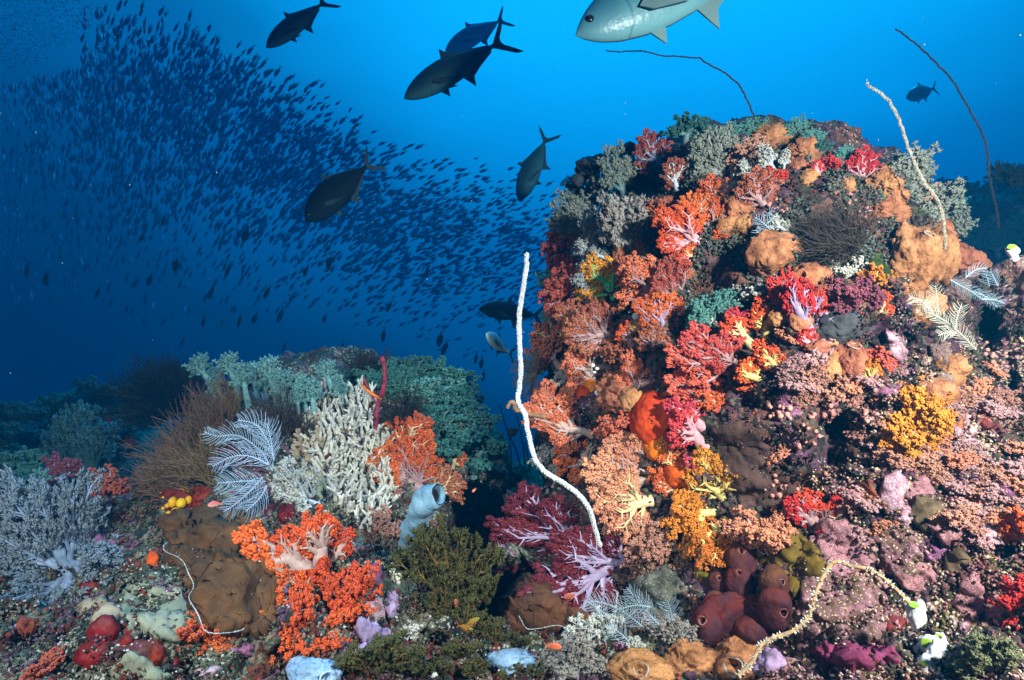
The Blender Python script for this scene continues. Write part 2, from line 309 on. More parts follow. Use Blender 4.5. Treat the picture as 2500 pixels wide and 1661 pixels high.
# ------------------------------------------------------------------ growth generators (unit size, local frame: base at origin, grows +Z, viewer on -Y)
def unit(v): return v / (np.linalg.norm(v) + 1e-9)
def curve(p, d, L, bend, n=4, rng=None):
    """polyline from p along d, length L, bending towards vector bend"""
    pts = [p]; d = unit(d)
    for k in range(n): d = unit(d + bend * (1.0 / n)); pts.append(pts[-1] + d * L / n)
    return np.array(pts), d
def tree_coral(seed, mains=9, subs=6, twigs=8, trunk=.34, rt=.085, spread=1.35, flat=.45, back=.35, polyp=.018, per=14, puff=.052, shape='ball', reach=.62, subl=.20, twl=.075):
    """a soft coral: thick trunk, branches fanned out, twigs carrying puffs of polyps -> (stalk mesh, polyp mesh)"""
    rng = np.random.default_rng(seed); A = MB(); B = MB(); pos = []; dirs = []; lob = []
    tp, td = curve(np.array([0, 0, -.06]), np.array([rng.normal(0, .12), 0, 1.]), trunk + .06, np.array([rng.normal(0, .3), 0, 0]), 5)
    A.tube(tp, np.linspace(rt * 1.25, rt * .85, len(tp)) * rng.uniform(.92, 1.08, len(tp)), 9)
    for i in range(mains):
        f = (i + .5) / mains; a = (f * 2 - 1) * spread + rng.normal(0, .10)
        t0 = tp[min(5, 2 + int(rng.integers(0, 4)))] if abs(a) > .5 else tp[-1]
        d = np.array([math.sin(a), rng.normal(.0, flat), math.cos(a) * .95 + .05]); Lm = reach * rng.uniform(.75, 1.05) * (1 - .25 * abs(a) / spread)
        if abs(a) < .5: Lm *= .98
        mp_, md = curve(t0, d, Lm, np.array([-math.sin(a) * .25, 0, .25]) + rng.normal(0, .15, 3), 5)
        A.tube(mp_, np.linspace(rt * .62, rt * .22, len(mp_)), 6)
        for j in range(subs):
            k = 1 + int(j * 4.99 / subs); q0 = mp_[k] + (mp_[min(k + 1, 5)] - mp_[k]) * rng.uniform(0, 1)
            side = 1 if j % 2 else -1
            per_ = np.array([math.cos(a), 0, -math.sin(a)]) * side
            sdv = unit(md * .75 + per_ * rng.uniform(.5, 1.1) + np.array([0, rng.uniform(-.4, .8) * (back + .3), 0]))
            sp_, s_d = curve(q0, sdv, subl * rng.uniform(.7, 1.2), md * .4 + rng.normal(0, .2, 3), 3)
            A.tube(sp_, np.linspace(rt * .20, rt * .06, len(sp_)), 5)
            for w in range(twigs):
                u = .25 + .75 * (w + .6) / twigs; q1 = sp_[0] * (1 - u) + sp_[-1] * u + rng.normal(0, .006, 3)
                dv = unit(s_d + rng.normal(0, .75, 3) + np.array([0, back * .5, 0])); e = q1 + dv * twl * rng.uniform(.6, 1.3)
                off = np.array([0, .03 * (back > 0), 0]); e = e + off
                if shape == 'ball' and back > 0: e[1] = max(e[1], -.01 + .3 * abs(e[1]))
                if shape == 'ball': lob.append((e, dv, puff * rng.uniform(.62, 1.0)))
                else: A.tube(np.array([q1, (q1 + e) / 2 + rng.normal(0, .004, 3), e]), [rt * .10, rt * .07, rt * .05], 3, tip=False)
                for c in range(per):
                    o = rng.normal(0, 1, 3); o /= np.linalg.norm(o); o = unit(o + dv * .8); pos.append(e + o * puff * (rng.uniform(.75, 1.15) if shape == 'ball' else rng.uniform(.3, 1.1))); dirs.append(o)
    if lob:
        lp = np.array([q[0] for q in lob]); ls = np.array([q[2] for q in lob]); B.stamp(ICO1[0], ICO1[1], lp, frames_from(np.array([q[1] for q in lob]), rng), np.stack([ls * .9, ls * .9, ls * 1.1], 1))
    pos = np.array(pos); dirs = np.array(dirs); n = len(pos)
    sc = polyp * rng.uniform(.65, 1.25, n)
    if shape == 'ball': B.stamp(OCT[0], OCT[1], pos, frames_from(dirs, rng), np.stack([sc, sc, sc * 1.1], 1))
    else: B.stamp(OCT[0], OCT[1], pos, frames_from(dirs, rng), np.stack([sc * .62, sc * .62, sc * 2.1], 1))
    return A.mesh('stalk'), B.mesh('polyps', smooth=True)
FAN = [tree_coral(s) for s in (1, 2, 3, 4, 5)]                                                                  # open fan, white branches showing
PUFF = [tree_coral(s, mains=9, subs=7, twigs=7, back=-.1, flat=.6, polyp=.023, per=10, puff=.042) for s in (11, 12, 13)]   # dense, branches mostly hidden
THICK = [tree_coral(s, mains=8, subs=6, twigs=5, trunk=.5, rt=.13, reach=.45, subl=.16, back=.5, polyp=.032, per=8) for s in (21, 22, 23)]  # fat smooth stalk
LEAF = [tree_coral(s, mains=9, subs=8, twigs=6, trunk=.28, rt=.07, spread=1.05, flat=.4, reach=.72, subl=.20, polyp=.024, per=10, puff=.03, shape='leaf', back=.0) for s in (31, 32, 33, 34)]
PALM = [tree_coral(s, mains=5, subs=6, twigs=6, trunk=.6, rt=.07, spread=.9, flat=.5, reach=.38, subl=.14, polyp=.024, per=8, puff=.03, shape='leaf') for s in (41, 42)]
SPIKE = [tree_coral(s, mains=7, subs=8, twigs=6, trunk=.25, rt=.055, spread=.75, flat=.25, reach=.75, subl=.11, polyp=.024, per=9, puff=.024, shape='leaf', back=.2, twl=.05) for s in (51, 52, 53)]
KINDS = {'fan': FAN, 'puff': PUFF, 'thick': THICK, 'leaf': LEAF, 'palm': PALM, 'spike': SPIKE}
PK = {'n': 0}
def lobe_matrix(bx, by, tx, ty, w, thick=None, lean=.25, sink=.02, dep=None):
    pb, nb = hit(bx, by, 3.0)
    if dep: pb = at(bx, by, dep)
    Lp = math.hypot(tx - bx, ty - by) / K / F * pb.y
    yt = pb.y - lean * Lp
    pt, _ = hit(tx, ty)
    if pt is not None: yt = min(yt, pt.y - .18 * Lp * max(w, .6))
    yt = max(yt, pb.y - 1.1 * Lp)
    tip = at(tx, ty, yt); pb = pb - ray(bx, by).normalized() * 0.15 * Lp * min(w, 1) + ray(bx, by).normalized() * sink
    z = tip - pb; Ls = z.length; z.normalize(); v = ray((bx + tx) / 2, (by + ty) / 2).normalized()
    y = (v - z * v.dot(z)).normalized(); x = y.cross(z); t = thick if thick else w * .8
    s = Ls * 1.10; w *= 1.18; t *= 1.18
    return Matrix(((x[0] * s * w, y[0] * s * t, z[0] * s, pb[0]), (x[1] * s * w, y[1] * s * t, z[1] * s, pb[1]), (x[2] * s * w, y[2] * s * t, z[2] * s, pb[2]), (0, 0, 0, 1)))
STK = {'olivine': (.20, .13, .04), 'lilac': (.45, .27, .28), 'white': (.54, .38, .34), 'cream': (.80, .62, .34), 'green': (.16, .80, .34), 'yellow': (.85, .70, .25), 'pink': (.80, .42, .46), 'violet': (.40, .31, .48),
       'blue': (.34, .44, .62), 'grey': (.34, .34, .33), 'teal': (.16, .28, .27), 'aqua': (.20, .42, .43), 'tan': (.42, .27, .17), 'ice': (.55, .62, .66)}
POL = {'olivine': (.085, .085, .022), 'haze': (.24, .30, .36), 'aqua': (.20, .42, .40), 'orange': (.80, .17, .045), 'salmon': (.78, .20, .10), 'dull': (.50, .15, .075), 'brick': (.50, .10, .06), 'red': (.74, .06, .04), 'crimson': (.74, .12, .085), 'magenta': (.66, .06, .08),
       'gold': (.85, .33, .04), 'amber': (.75, .24, .03), 'maroon': (.16, .016, .03), 'plum': (.30, .08, .12), 'tanpink': (.58, .28, .20), 'rose': (.60, .34, .34), 'peach': (.80, .33, .19),
       'grey': (.28, .31, .25), 'ash': (.42, .38, .34), 'white': (.66, .66, .58), 'teal': (.13, .36, .31), 'dark': (.05, .18, .15), 'ice': (.42, .44, .44), 'olive': (.22, .24, .12), 'scarlet': (.90, .13, .03), 'brown': (.16, .09, .06), 'blue': (.22, .28, .36)}
def stalk_mat(k): return mat('stalk_' + k, STK[k], rough=.45, var=.15, scale=9, bump=.15, spec=.4, trans=.15, dist=.002, hue=.008)
def polyp_mat(k): return mat('polyps_' + k, POL[k], rough=.6, var=.38, scale=26, bump=0, spec=.3, trans=.12, hue=.012)
def soft(label, kind, st, po, lobes, name='soft_coral', cat='soft coral', group=None, lean=.25, dep=None, sink=.02):
    """one soft coral colony; every lobe is a stalk with its polyps"""
    r = None
    for (bx, by, tx, ty, w) in lobes:
        M = lobe_matrix(bx, by, tx, ty, w, lean=lean, dep=dep, sink=sink)
        if r is None: r = empty(name, M.to_translation(), label, cat, group)
        ms = KINDS[kind][PK['n'] % len(KINDS[kind])]; PK['n'] += 1
        a = link('stalk', ms[0], stalk_mat(st), r); b = link('polyps', ms[1], polyp_mat(po), a)
        a.matrix_basis = Matrix.Translation(-r.location) @ M
    return r

# ------------------------------------------------------------------ sponges and other lumps
def lump(px, py, rx, ry, depth=.8, push=.35, seed=0, amp=.10, sc=2.2, holes=(), sub=5, ridged=True, dep=None, floor_y=None):
    """unit-sphere lump at a pixel, with craters where holes are -> (mesh builder, centre, frame, size) ; rx, ry in pixels"""
    p, nrm = hit(px, py, 2.5)
    y0 = dep if dep else p.y; r_x = rx / K / F * y0; r_y = ry / K / F * y0; rd = (r_x + r_y) / 2 * depth
    c = at(px, py, y0) - ray(px, py).normalized() * rd * push
    T, Fc = {3: ICO3, 4: ICO4, 5: ICO5}[sub]; V = T.copy(); n = len(V); out = np.empty(n)
    hd = []
    for (hx, hy, hr) in holes:
        dx = (hx - px) / rx; dz = -(hy - py) / ry; q = dx * dx + dz * dz
        if q > .9: s = math.sqrt(.9 / q); dx *= s; dz *= s; q = .9
        hd.append((np.array([dx, -math.sqrt(1 - q), dz]), hr / ((rx + ry) / 2)))
    for k in range(n):
        v = V[k]; q = Vector((v[0] * sc + seed * 3.1, v[1] * sc, v[2] * sc))
        a = noise.fractal(q, .8, 2.0, 4)
        if ridged: a = .75 * a + 1.2 * (.30 - abs(noise.noise(q * 1.7))) + .35 * (.3 - abs(noise.noise(q * 5.0)))
        out[k] = 1 + amp * a * 1.6 + amp * 2.4 * noise.noise(Vector((v[0] * 1.1 + seed * 5.3, v[1] * 1.1, v[2] * 1.1)))
    for (h, hr) in hd:
        ang = np.arccos(np.clip(V @ h, -1, 1)); 
        out += .16 * np.exp(-((ang - hr * 1.15) / (hr * .55)) ** 2) - .75 * np.clip(1 - (ang / (hr * .95)) ** 4, 0, 1) * .7
    V = V * out[:, None] * np.array([r_x, rd, r_y]); m = MB(); m.add(V, Fc)
    return m, c, hd, (r_x, rd, r_y)
def ring(m, c, nrm, r, t, k=20, seed=0):
    rng = np.random.default_rng(seed); F_ = frames_from([nrm])[0]; a = np.linspace(0, 2 * math.pi, k + 1)
    j = 1 + .10 * np.sin(a * 3 + seed) ; pts = c[None] + (np.cos(a) * r * j)[:, None] * F_[:, 0] + (np.sin(a) * r * j)[:, None] * F_[:, 1]
    m.tube(pts, t, 6, tip=False)
def sponge(label, px, py, rx, ry, col='tan', holes=(), seed=1, amp=.12, sc=2.2, depth=.72, push=.12, name='sponge', cat='sponge', group=None, extra=(), dep=None, sub=5):
    m, c, hd, (sx, sy, sz) = lump(px, py, rx, ry, depth, push, seed, amp, sc, holes, sub, dep=dep)
    r = empty(name, c, label, cat, group); m.build('body', SP[col](), r)
    for i, (ex, ey, erx, ery) in enumerate(extra):
        m2, c2, _, _ = lump(ex, ey, erx, ery, depth, push, seed + i + 1.7, amp, sc, (), 4, dep=dep); b = m2.build('body_lobe', SP[col](), r); b.location = c2 - c
    for i, (h, hr) in enumerate(hd):
        s = (sx + sz) / 2; e = MB(); q = h * np.array([sx, sy, sz]) * 1.05; ring(e, q, h, hr * s * 1.02, hr * s * .17, seed=i)
        e.build('osculum_rim', SP['rim_' + col]() if 'rim_' + col in SP else SP['rim'](), r)
        d = MB(); F_ = frames_from([h])[0]; a = np.arange(14) * 2 * math.pi / 14
        pts = (h * np.array([sx, sy, sz]) * .80)[None] + np.cos(a)[:, None] * F_[:, 0] * hr * s * .9 + np.sin(a)[:, None] * F_[:, 1] * hr * s * .9
        d.add(np.concatenate([pts, [h * np.array([sx, sy, sz]) * .55]]), [[q_, (q_ + 1) % 14, 14] for q_ in range(14)]); d.build('osculum_throat', SP['hole'](), r)
    return r
SP = {
 'tan': lambda: mat('tan_sponge', (.48, .20, .095), .85, .35, 18, 1.0, 42, col2=(.20, .07, .03), dist=.018, spots=((.16, .06, .03), 62, .13)),
 'orange': lambda: mat('orange_sponge', (.70, .135, .008), .7, .3, 14, .9, 90, col2=(.42, .055, .004), spots=((.22, .03, .002), 260, .28)),
 'maroon': lambda: mat('maroon_sponge', (.055, .015, .022), .8, .3, 11, .9, 60, dist=.008, col2=(.15, .04, .015), hue=.05),
 'blue': lambda: mat('blue_sponge', (.24, .39, .53), .8, .2, 20, .9, 60, col2=(.15, .27, .40), spots=((.12, .22, .38), 220, .30)),
 'red': lambda: mat('dark_red_sponge', (.16, .008, .006), .6, .4, 12, .3, 60),
 'yellow': lambda: mat('yellow_sponge', (.80, .42, .01), .7, .15, 20, .3, 200, spots=((.45, .20, .01), 240, .16)),
 'dark': lambda: mat('dark_sponge', (.035, .045, .05), .85, .3, 12, .6, 40),
 'violet': lambda: mat('violet_sponge', (.34, .24, .40), .8, .3, 20, .5, 80),
 'grey': lambda: mat('grey_knobbly_sponge', (.20, .13, .11), .85, .3, 30, .8, 160, spots=((.36, .27, .24), 230, .30)),
 'charcoal': lambda: mat('charcoal_turf', (.05, .055, .06), .9, .4, 20, .9, 90),
 'ivory': lambda: mat('ivory_ascidian', (.80, .84, .80), .35, .08, 20, .1, 40, spec=.5),
 'rim': lambda: mat('pale_rim', (.42, .38, .32), .7, .2, 60, .2),
 'rim_maroon': lambda: mat('maroon_rim', (.30, .12, .09), .7, .2, 60, .2),
 'rim_orange': lambda: mat('orange_rim', (.70, .22, .02), .7, .2, 60, .2),
 'rim_blue': lambda: mat('blue_rim', (.50, .62, .78), .7, .2, 60, .2),
 'hole': lambda: mat('dark_throat', (.015, .010, .014), .9, .2, 60, 0),
}

# ------------------------------------------------------------------ sheets growing over the rock
def inside(poly, X, Y):
    P = np.array(poly, float); r = np.zeros(X.shape, bool); j = len(P) - 1
    for i in range(len(P)):
        c = ((P[i, 1] > Y) != (P[j, 1] > Y)) & (X < (P[j, 0] - P[i, 0]) * (Y - P[i, 1]) / (P[j, 1] - P[i, 1] + 1e-9) + P[i, 0]); r ^= c; j = i
    return r
def wobble(poly, amp=5, n=6, seed=0):
    rng = np.random.default_rng(seed); P = np.array(poly, float); out = []
    for i in range(len(P)):
        a, b = P[i], P[(i + 1) % len(P)]
        for k in range(n):
            t = k / n; q = a * (1 - t) + b * t; out.append(q + rng.normal(0, amp * .45, 2) + amp * np.array([math.sin((i + t) * 5.1 + seed), math.cos((i + t) * 4.3 + seed)]) * .5)
    return np.array(out)
def edge_dist(poly, X, Y):
    P = np.array(poly); D = np.full(X.shape, 1e9)
    for i in range(len(P)):
        a, b = P[i], P[(i + 1) % len(P)]; ab = b - a; t = np.clip(((X - a[0]) * ab[0] + (Y - a[1]) * ab[1]) / (ab @ ab + 1e-9), 0, 1)
        D = np.minimum(D, np.hypot(X - a[0] - t * ab[0], Y - a[1] - t * ab[1]))
    return D
def chaikin(P, it=2):
    P = np.array(P, float)
    for _ in range(it): Q = np.empty((2 * len(P) - 2, P.shape[1])); Q[0::2] = P[:-1] * .75 + P[1:] * .25; Q[1::2] = P[:-1] * .25 + P[1:] * .75; P = np.vstack([P[:1], Q, P[-1:]])
    return P
def sheet(label, poly, material, name='encrusting_sponge', cat='sponge', thick=.02, step=4.0, bumps=((12, .010), (40, .004)), seed=0, rim=None, rim_r=.004, edge=7.0, lift=0.0, wob=5, holes=None, group=None, single=True):
    P = wobble(poly, wob, 6, seed); x0, y0 = P.min(0) - step * 2; x1, y1 = P.max(0) + step * 2
    gx = np.arange(x0, x1, step); gy = np.arange(y0, y1, step); X, Y = np.meshgrid(gx, gy)
    ins = inside(P, X, Y); ed = edge_dist(P, X, Y); keep = ins | (ed < step * 1.0); idx = -np.ones(X.shape, int); V = []; lastd = {}
    for (i, j) in zip(*np.where(keep)):
        p, nr = hit(X[i, j], Y[i, j])
        if p is None: continue
        f = min(1.0, ed[i, j] / edge) if ins[i, j] else 0.0; f = f ** .5
        h = thick * (lift + (1 - lift) * f) if f > 0 else (-.01 if lift == 0 else thick * lift - .016)
        for (sc, am) in bumps: h += f * am * noise.noise(p * sc + Vector((seed, 0, 0))) * 2
        nn = (nr * .6 - ray(X[i, j], Y[i, j]).normalized() * .6).normalized()
        idx[i, j] = len(V); V.append((p + nn * h)[:])
    if not V: return None
    Fc = []
    a, b, c, d = idx[:-1, :-1], idx[1:, :-1], idx[1:, 1:], idx[:-1, 1:]; ok = (a >= 0) & (b >= 0) & (c >= 0) & (d >= 0)
    Fc = np.stack([a[ok], b[ok], c[ok], d[ok]], -1); Va = np.array(V)
    dd = np.ptp(Va[Fc][:, :, 1], axis=1); Fc = Fc[dd < .16]
    cen = Va.mean(0); m = MB(); m.add(Va - cen, Fc)
    if rim is None and holes is None:
        o = m.build(name, material, None, cen); return tag(o, label, cat, group)
    r = empty(name, cen, label, cat, group); m.build('sheet', material, r)
    if rim:
        a0, a1 = rim; sel = [q for q in P[a0 * 6:a1 * 6]]; pts = []
        for q in sel:
            p, nr = hit(*q)
            if p is not None: pts.append(np.array((p + (nr * .5 - ray(*q).normalized() * .6).normalized() * thick * (1.25 if lift else .5))[:]) - cen)
        if len(pts) > 2:
            e = MB(); pts = np.array(pts); 
            for _ in range(3): pts[1:-1] = (pts[:-2] + pts[1:-1] + pts[2:]) / 3
            pts = chaikin(pts, 1); rng = np.random.default_rng(seed); q_ = np.concatenate([pts[:-1] + (pts[1:] - pts[:-1]) * t_ for t_ in (0, .33, .66)]); q_ = q_ + rng.normal(0, rim_r * .5, q_.shape); q_ = q_[rng.uniform(size=len(q_)) < .5]; e.tube(pts, rim_r * rng.uniform(.25, .9, len(pts)), 5); z_ = rim_r * rng.uniform(.5, 1.4, len(q_)); e.stamp(ICO1[0], ICO1[1], q_, frames_from(rng.normal(0, 1, (len(q_), 3)), rng), np.stack([z_, z_, z_ * .6], 1)); e.build('growing_rim', mat('white_rim', (.44, .46, .46), .6, .15, 50, .1), r)
    if holes:
        rng = np.random.default_rng(seed + 5); e = MB()
        ks = rng.choice(len(Va), min(holes[0], len(Va)), replace=False)
        for k in ks:
            i_, j_ = np.argwhere(idx == k)[0]
            if ed[i_, j_] < edge or not ins[i_, j_]: continue
            nv = -ray(X[i_, j_], Y[i_, j_]).normalized(); F_ = frames_from([np.array(nv[:])])[0]; s = holes[1] * rng.uniform(.6, 1.4); a = np.arange(10) * .6283
            c_ = Va[k] - cen + np.array(nv[:]) * .006; e.add(np.concatenate([c_ + np.cos(a)[:, None] * F_[:, 0] * s + np.sin(a)[:, None] * F_[:, 1] * s, [c_ + np.array(nv[:]) * s * .2]]), [[q, (q + 1) % 10, 10] for q in range(10)])
        if e.n: e.build('pores', SP['hole'](), r)
    return r

# ------------------------------------------------------------------ tubes, fingers, plumes, bushes, whips
def px_path(pts, it=3):
    """[(px, py, depth)] -> smooth world polyline"""
    Q = chaikin(pts, it); return np.array([at(x, y, d)[:] for x, y, d in Q])
def fuzz(m, P, r, n, ln, rr, seed=0):
    """short polyps standing all round a stem"""
    rng = np.random.default_rng(seed); seg = np.linalg.norm(np.diff(P, axis=0), axis=1); cs = np.concatenate([[0], np.cumsum(seg)]); t = rng.uniform(0, cs[-1], n)
    pos = np.stack([np.interp(t, cs, P[:, i]) for i in range(3)], 1); rad = np.interp(t, cs, r) if np.ndim(r) else np.full(n, r)
    T = np.gradient(P, axis=0); T /= np.linalg.norm(T, axis=1)[:, None]; tt = np.stack([np.interp(t, cs, T[:, i]) for i in range(3)], 1)
    o = rng.normal(0, 1, (n, 3)); o -= tt * np.sum(o * tt, 1)[:, None]; o /= np.linalg.norm(o, axis=1)[:, None]; o = o + tt * .25
    s = ln * rng.uniform(.6, 1.3, n); m.stamp(OCT[0], OCT[1], pos + o * (rad + s * .4)[:, None], frames_from(o, rng), np.stack([np.full(n, rr), np.full(n, rr), s], 1))
def whip(label, pts, r0, r1, mstem, mpol, n=2500, ln=.0035, rr=.0011, group=None, seed=0, wig=.002):
    P = px_path(pts); rng = np.random.default_rng(seed); k = len(P)
    w = np.cumsum(rng.normal(0, 1, (k, 3)), 0); w -= np.linspace(0, 1, k)[:, None] * w[-1]; P = P + w * wig * .25
    c = P[0].copy(); r = empty('whip_coral', c, label, 'whip coral', group); rad = np.linspace(r0, r1, k) * rng.uniform(.9, 1.1, k)
    m = MB(); m.tube(P - c, rad, 8); m.build('stem', mstem, r); f = MB(); fuzz(f, P - c, rad * .8, n, ln, rr, seed); f.build('polyps', mpol, r, smooth=False); return r
def plume(m, path, blen, gap=.006, r=.0011, ang=60, seed=0, curl=.3, profile=True):
    """feather: rachis with side barbs in the picture-facing plane"""
    P = path; rng = np.random.default_rng(seed); m.tube(P, np.linspace(r * 2.0, r * .9, len(P)), 5)
    seg = np.linalg.norm(np.diff(P, axis=0), axis=1); cs = np.concatenate([[0], np.cumsum(seg)]); Lt = cs[-1]; n = int(Lt / gap); T = np.gradient(P, axis=0)
    for i in range(n):
        t = (i + .5) * gap; p = np.array([np.interp(t, cs, P[:, k]) for k in range(3)]); d = unit(np.array([np.interp(t, cs, T[:, k]) for k in range(3)]))
        v = unit(p if np.linalg.norm(p) > .5 else np.array([0, 1, 0])); s = unit(np.cross(d, v)); f = t / Lt
        bl = blen * (math.sin(math.pi * min(1, .18 + f * .78)) ** .7 if profile else 1) * rng.uniform(.8, 1.1)
        for sg in (1, -1):
            dd = unit(d * math.cos(R(ang)) + s * sg * math.sin(R(ang)) + rng.normal(0, .08, 3)); q, _ = curve(p, dd, bl, d * curl * 2.0 + rng.normal(0, .1, 3), 4)
            m.tube(q, np.linspace(r, r * .5, 5), 3, tip=False)
def hydroid(label, plumes, material, base_y=None, off=.07, blen=.05, r=.0011, gap=.006, name='hydroid', cat='hydroid', curl=.3, group=None):
    R0 = None
    for i, pl in enumerate(plumes):
        pts = []; n = len(pl)
        for k, (x, y) in enumerate(pl):
            p, _ = hit(x, y, 2.5); pts.append((x, y, (base_y if base_y else p.y - off) - .02 * k / n - .006 * i))
        if base_y is None: ym = np.mean([q[2] for q in pts]); pts = [(a, b, ym * .6 + c * .4) for a, b, c in pts]
        P = px_path(pts, 3); 
        if R0 is None: c0 = P[0].copy(); R0 = empty(name, c0, label, cat, group)
        m = MB(); plume(m, P, blen, gap, r, seed=i + 3, curl=curl)
        for v in m.v: v -= c0
        m.build('plume', material, R0)
    return R0
def bush(label, lobes, material, n=40, r=.0014, name='black_coral', cat='black coral', seed=0, spread=.5, levels=3, lean=.3, group=None, dep=None, kids=4, wig=.25):
    """wiry bush of thin branches: lobes (bx,by,tx,ty,w)"""
    R0 = None
    for li, (bx, by, tx, ty, w) in enumerate(lobes):
        rng = np.random.default_rng(seed * 10 + li); m = MB(); M = lobe_matrix(bx, by, tx, ty, w, lean=lean, dep=dep, thick=w * .7); c = M.to_translation()
        if R0 is None: R0 = empty(name, c, label, cat, group)
        A = np.array(M.to_3x3()); S = np.linalg.norm(A[:, 2])
        def grow(p, d, L, lev, rr):
            q, dd = curve(p, d, L, np.array([0, 0, .25]) + rng.normal(0, wig, 3), 5); m.tube((q @ A.T), np.linspace(rr, rr * .6, len(q)), 3, tip=False)
            if lev < levels:
                for _ in range(kids):
                    k = rng.integers(1, 6); grow(q[k], unit(dd + rng.normal(0, .38, 3)), L * rng.uniform(.5, .8), lev + 1, rr * .75)
        for _ in range(n):
            a = rng.normal(0, spread, 2); grow(np.array([rng.normal(0, .08), rng.normal(0, .08), 0]), unit(np.array([a[0], a[1] * .8, 1])), rng.uniform(.38, .55), 1, r)
        o = m.build('branches', material, R0); o.location = c - R0.location
    return R0
def fingers(label, poly, n, L, r, material, seed=0, up=(0, -.25, 1), name='finger_coral', cat='soft coral', jit=.35, knobs=3, group=None, base=None, base_mat=None, base_thick=.03, nrmw=.5):
    """colony of blunt forking fingers growing over a region"""
    rng = np.random.default_rng(seed); P = np.array(poly, float); x0, y0 = P.min(0); x1, y1 = P.max(0); m = MB(); c0 = None; k = 0; tries = 0; spots = []
    while k < n and tries < n * 40:
        tries += 1; x = rng.uniform(x0, x1); y = rng.uniform(y0, y1)
        if not inside(poly, np.array([x]), np.array([y]))[0]: continue
        if any(abs(x - a) + abs(y - b) < L * F / 2.0 * .35 for a, b in spots): continue
        spots.append((x, y)); p, nr = hit(x, y)
        if p is None: continue
        k += 1; p = np.array(p[:]); nr = np.array(nr[:])
        if c0 is None: c0 = p.copy()
        d = unit(np.array(up) + nr * nrmw + rng.normal(0, jit, 3)); ln = L * rng.uniform(.7, 1.3)
        q, dd = curve(p - d * .01 - c0, d, ln, rng.normal(0, .3, 3), 4); m.tube(q, np.array([1.5, 1.3, 1.05, .8, .5]) * r, 7)
        for _ in range(knobs):
            j = rng.integers(1, 4); e, _d = curve(q[j], unit(dd + rng.normal(0, .55, 3)), ln * rng.uniform(.3, .6), dd * .6, 3); m.tube(e, np.array([.9, .75, .6, .4]) * r, 6)
    if c0 is None: return None
    r0 = empty(name, c0, label, cat, group); m.build('fingers', material, r0)
    return r0
def cups(label, px, py, rpx, n, material, mouth, seed=0, L=.02, r=.006, name='cup_coral', cat='cup coral', group=None, dirv=None, off=.004):
    """cluster of short flared tubes with open mouths"""
    rng = np.random.default_rng(seed); A = MB(); B = MB(); c0 = None
    for k in range(n):
        x, y = px + rng.normal(0, rpx * .5), py + rng.normal(0, rpx * .5); p, nr = hit(x, y)
        if p is None: continue
        p = np.array(p[:]); nr = np.array(nr[:])
        if c0 is None: c0 = p.copy()
        v = -unit(p); d = unit(nr * .6 + v * .9 + rng.normal(0, .35, 3) if dirv is None else np.array(dirv) + nr * .5 + rng.normal(0, .2, 3)); l_ = L * rng.uniform(.6, 1.3); rr = r * rng.uniform(.7, 1.2)
        q = p - c0 - d * .004; pts = np.array([q, q + d * l_ * .5, q + d * l_ * .85, q + d * l_, q + d * l_ * .98, q + d * l_ * .8]); A.tube(pts, np.array([.85, .8, .95, 1.05, .62, .55]) * rr, 9, tip=False)
        F_ = frames_from([d])[0]; a = np.arange(9) * .698; B.add(np.concatenate([q + d * l_ * .86 + (np.cos(a)[:, None] * F_[:, 0] + np.sin(a)[:, None] * F_[:, 1]) * rr * .66, [q + d * l_ * .7]]), [[i, (i + 1) % 9, 9] for i in range(9)])
    if c0 is None: return
    r0 = empty(name, c0, label, cat, group); A.build('cups', material, r0); B.build('mouths', mouth, r0); return r0
# ------------------------------------------------------------------ soft corals on the big mound
soft('green stalked soft coral with golden orange polyps near the left edge of the big mound', 'fan', 'green', 'gold', [(1414, 684, 1356, 618, .85), (1412, 684, 1400, 620, .6), (1400, 690, 1340, 672, .7), (1392, 655, 1352, 628, .7)])
soft('dull orange soft coral bulging from the left edge of the mound below the grey bushes', 'puff', 'blue', 'brick', [(1335, 578, 1262, 560, 1.1), (1345, 590, 1290, 535, .8), (1335, 595, 1278, 605, .8)])
soft('muted rust soft coral directly left of the green stalked one', 'puff', 'lilac', 'brick', [(1335, 690, 1256, 672, 1.0), (1340, 680, 1285, 640, .8), (1345, 660, 1300, 625, .7)])
soft('salmon soft coral with lilac branches right of the green stalked one', 'fan', 'lilac', 'salmon', [(1502, 690, 1445, 622, 1.0), (1500, 685, 1480, 618, .6), (1470, 640, 1425, 612, .7)])
soft('pair of dusky red fans above the orange fan in the middle of the left slope', 'fan', 'lilac', 'brick', [(1583, 672, 1522, 640, 1.0), (1570, 660, 1550, 600, .7), (1560, 690, 1510, 668, .8)])
soft('orange soft coral with violet twigs hanging below the salmon coral', 'fan', 'violet', 'orange', [(1531, 765, 1520, 690, .8), (1520, 750, 1478, 700, .7), (1550, 740, 1560, 695, .6)])
soft('broad brick orange fan with lilac branches on the lower left slope', 'fan', 'lilac', 'dull', [(1398, 772, 1322, 745, .9), (1395, 770, 1360, 712, .8), (1398, 780, 1345, 800, .8)])
soft('small orange soft coral in front of that fan at its left', 'fan', 'lilac', 'dull', [(1345, 760, 1298, 715, .9)])
soft('small orange coral with cream stalk on the outermost left edge', 'fan', 'cream', 'dull', [(1305, 803, 1240, 772, .8)])
soft('brown orange coral at the outermost left edge under the cream stalked one', 'puff', 'lilac', 'dull', [(1288, 845, 1232, 808, 1.0)])
soft('bright salmon fan with pale branches just above the small orange sponge', 'fan', 'white', 'salmon', [(1368, 872, 1310, 838, 1.0), (1365, 868, 1350, 820, .7)])
soft('small pink red soft coral with fat lilac stalk in the centre of the left slope', 'thick', 'lilac', 'scarlet', [(1458, 808, 1430, 762, .8)])
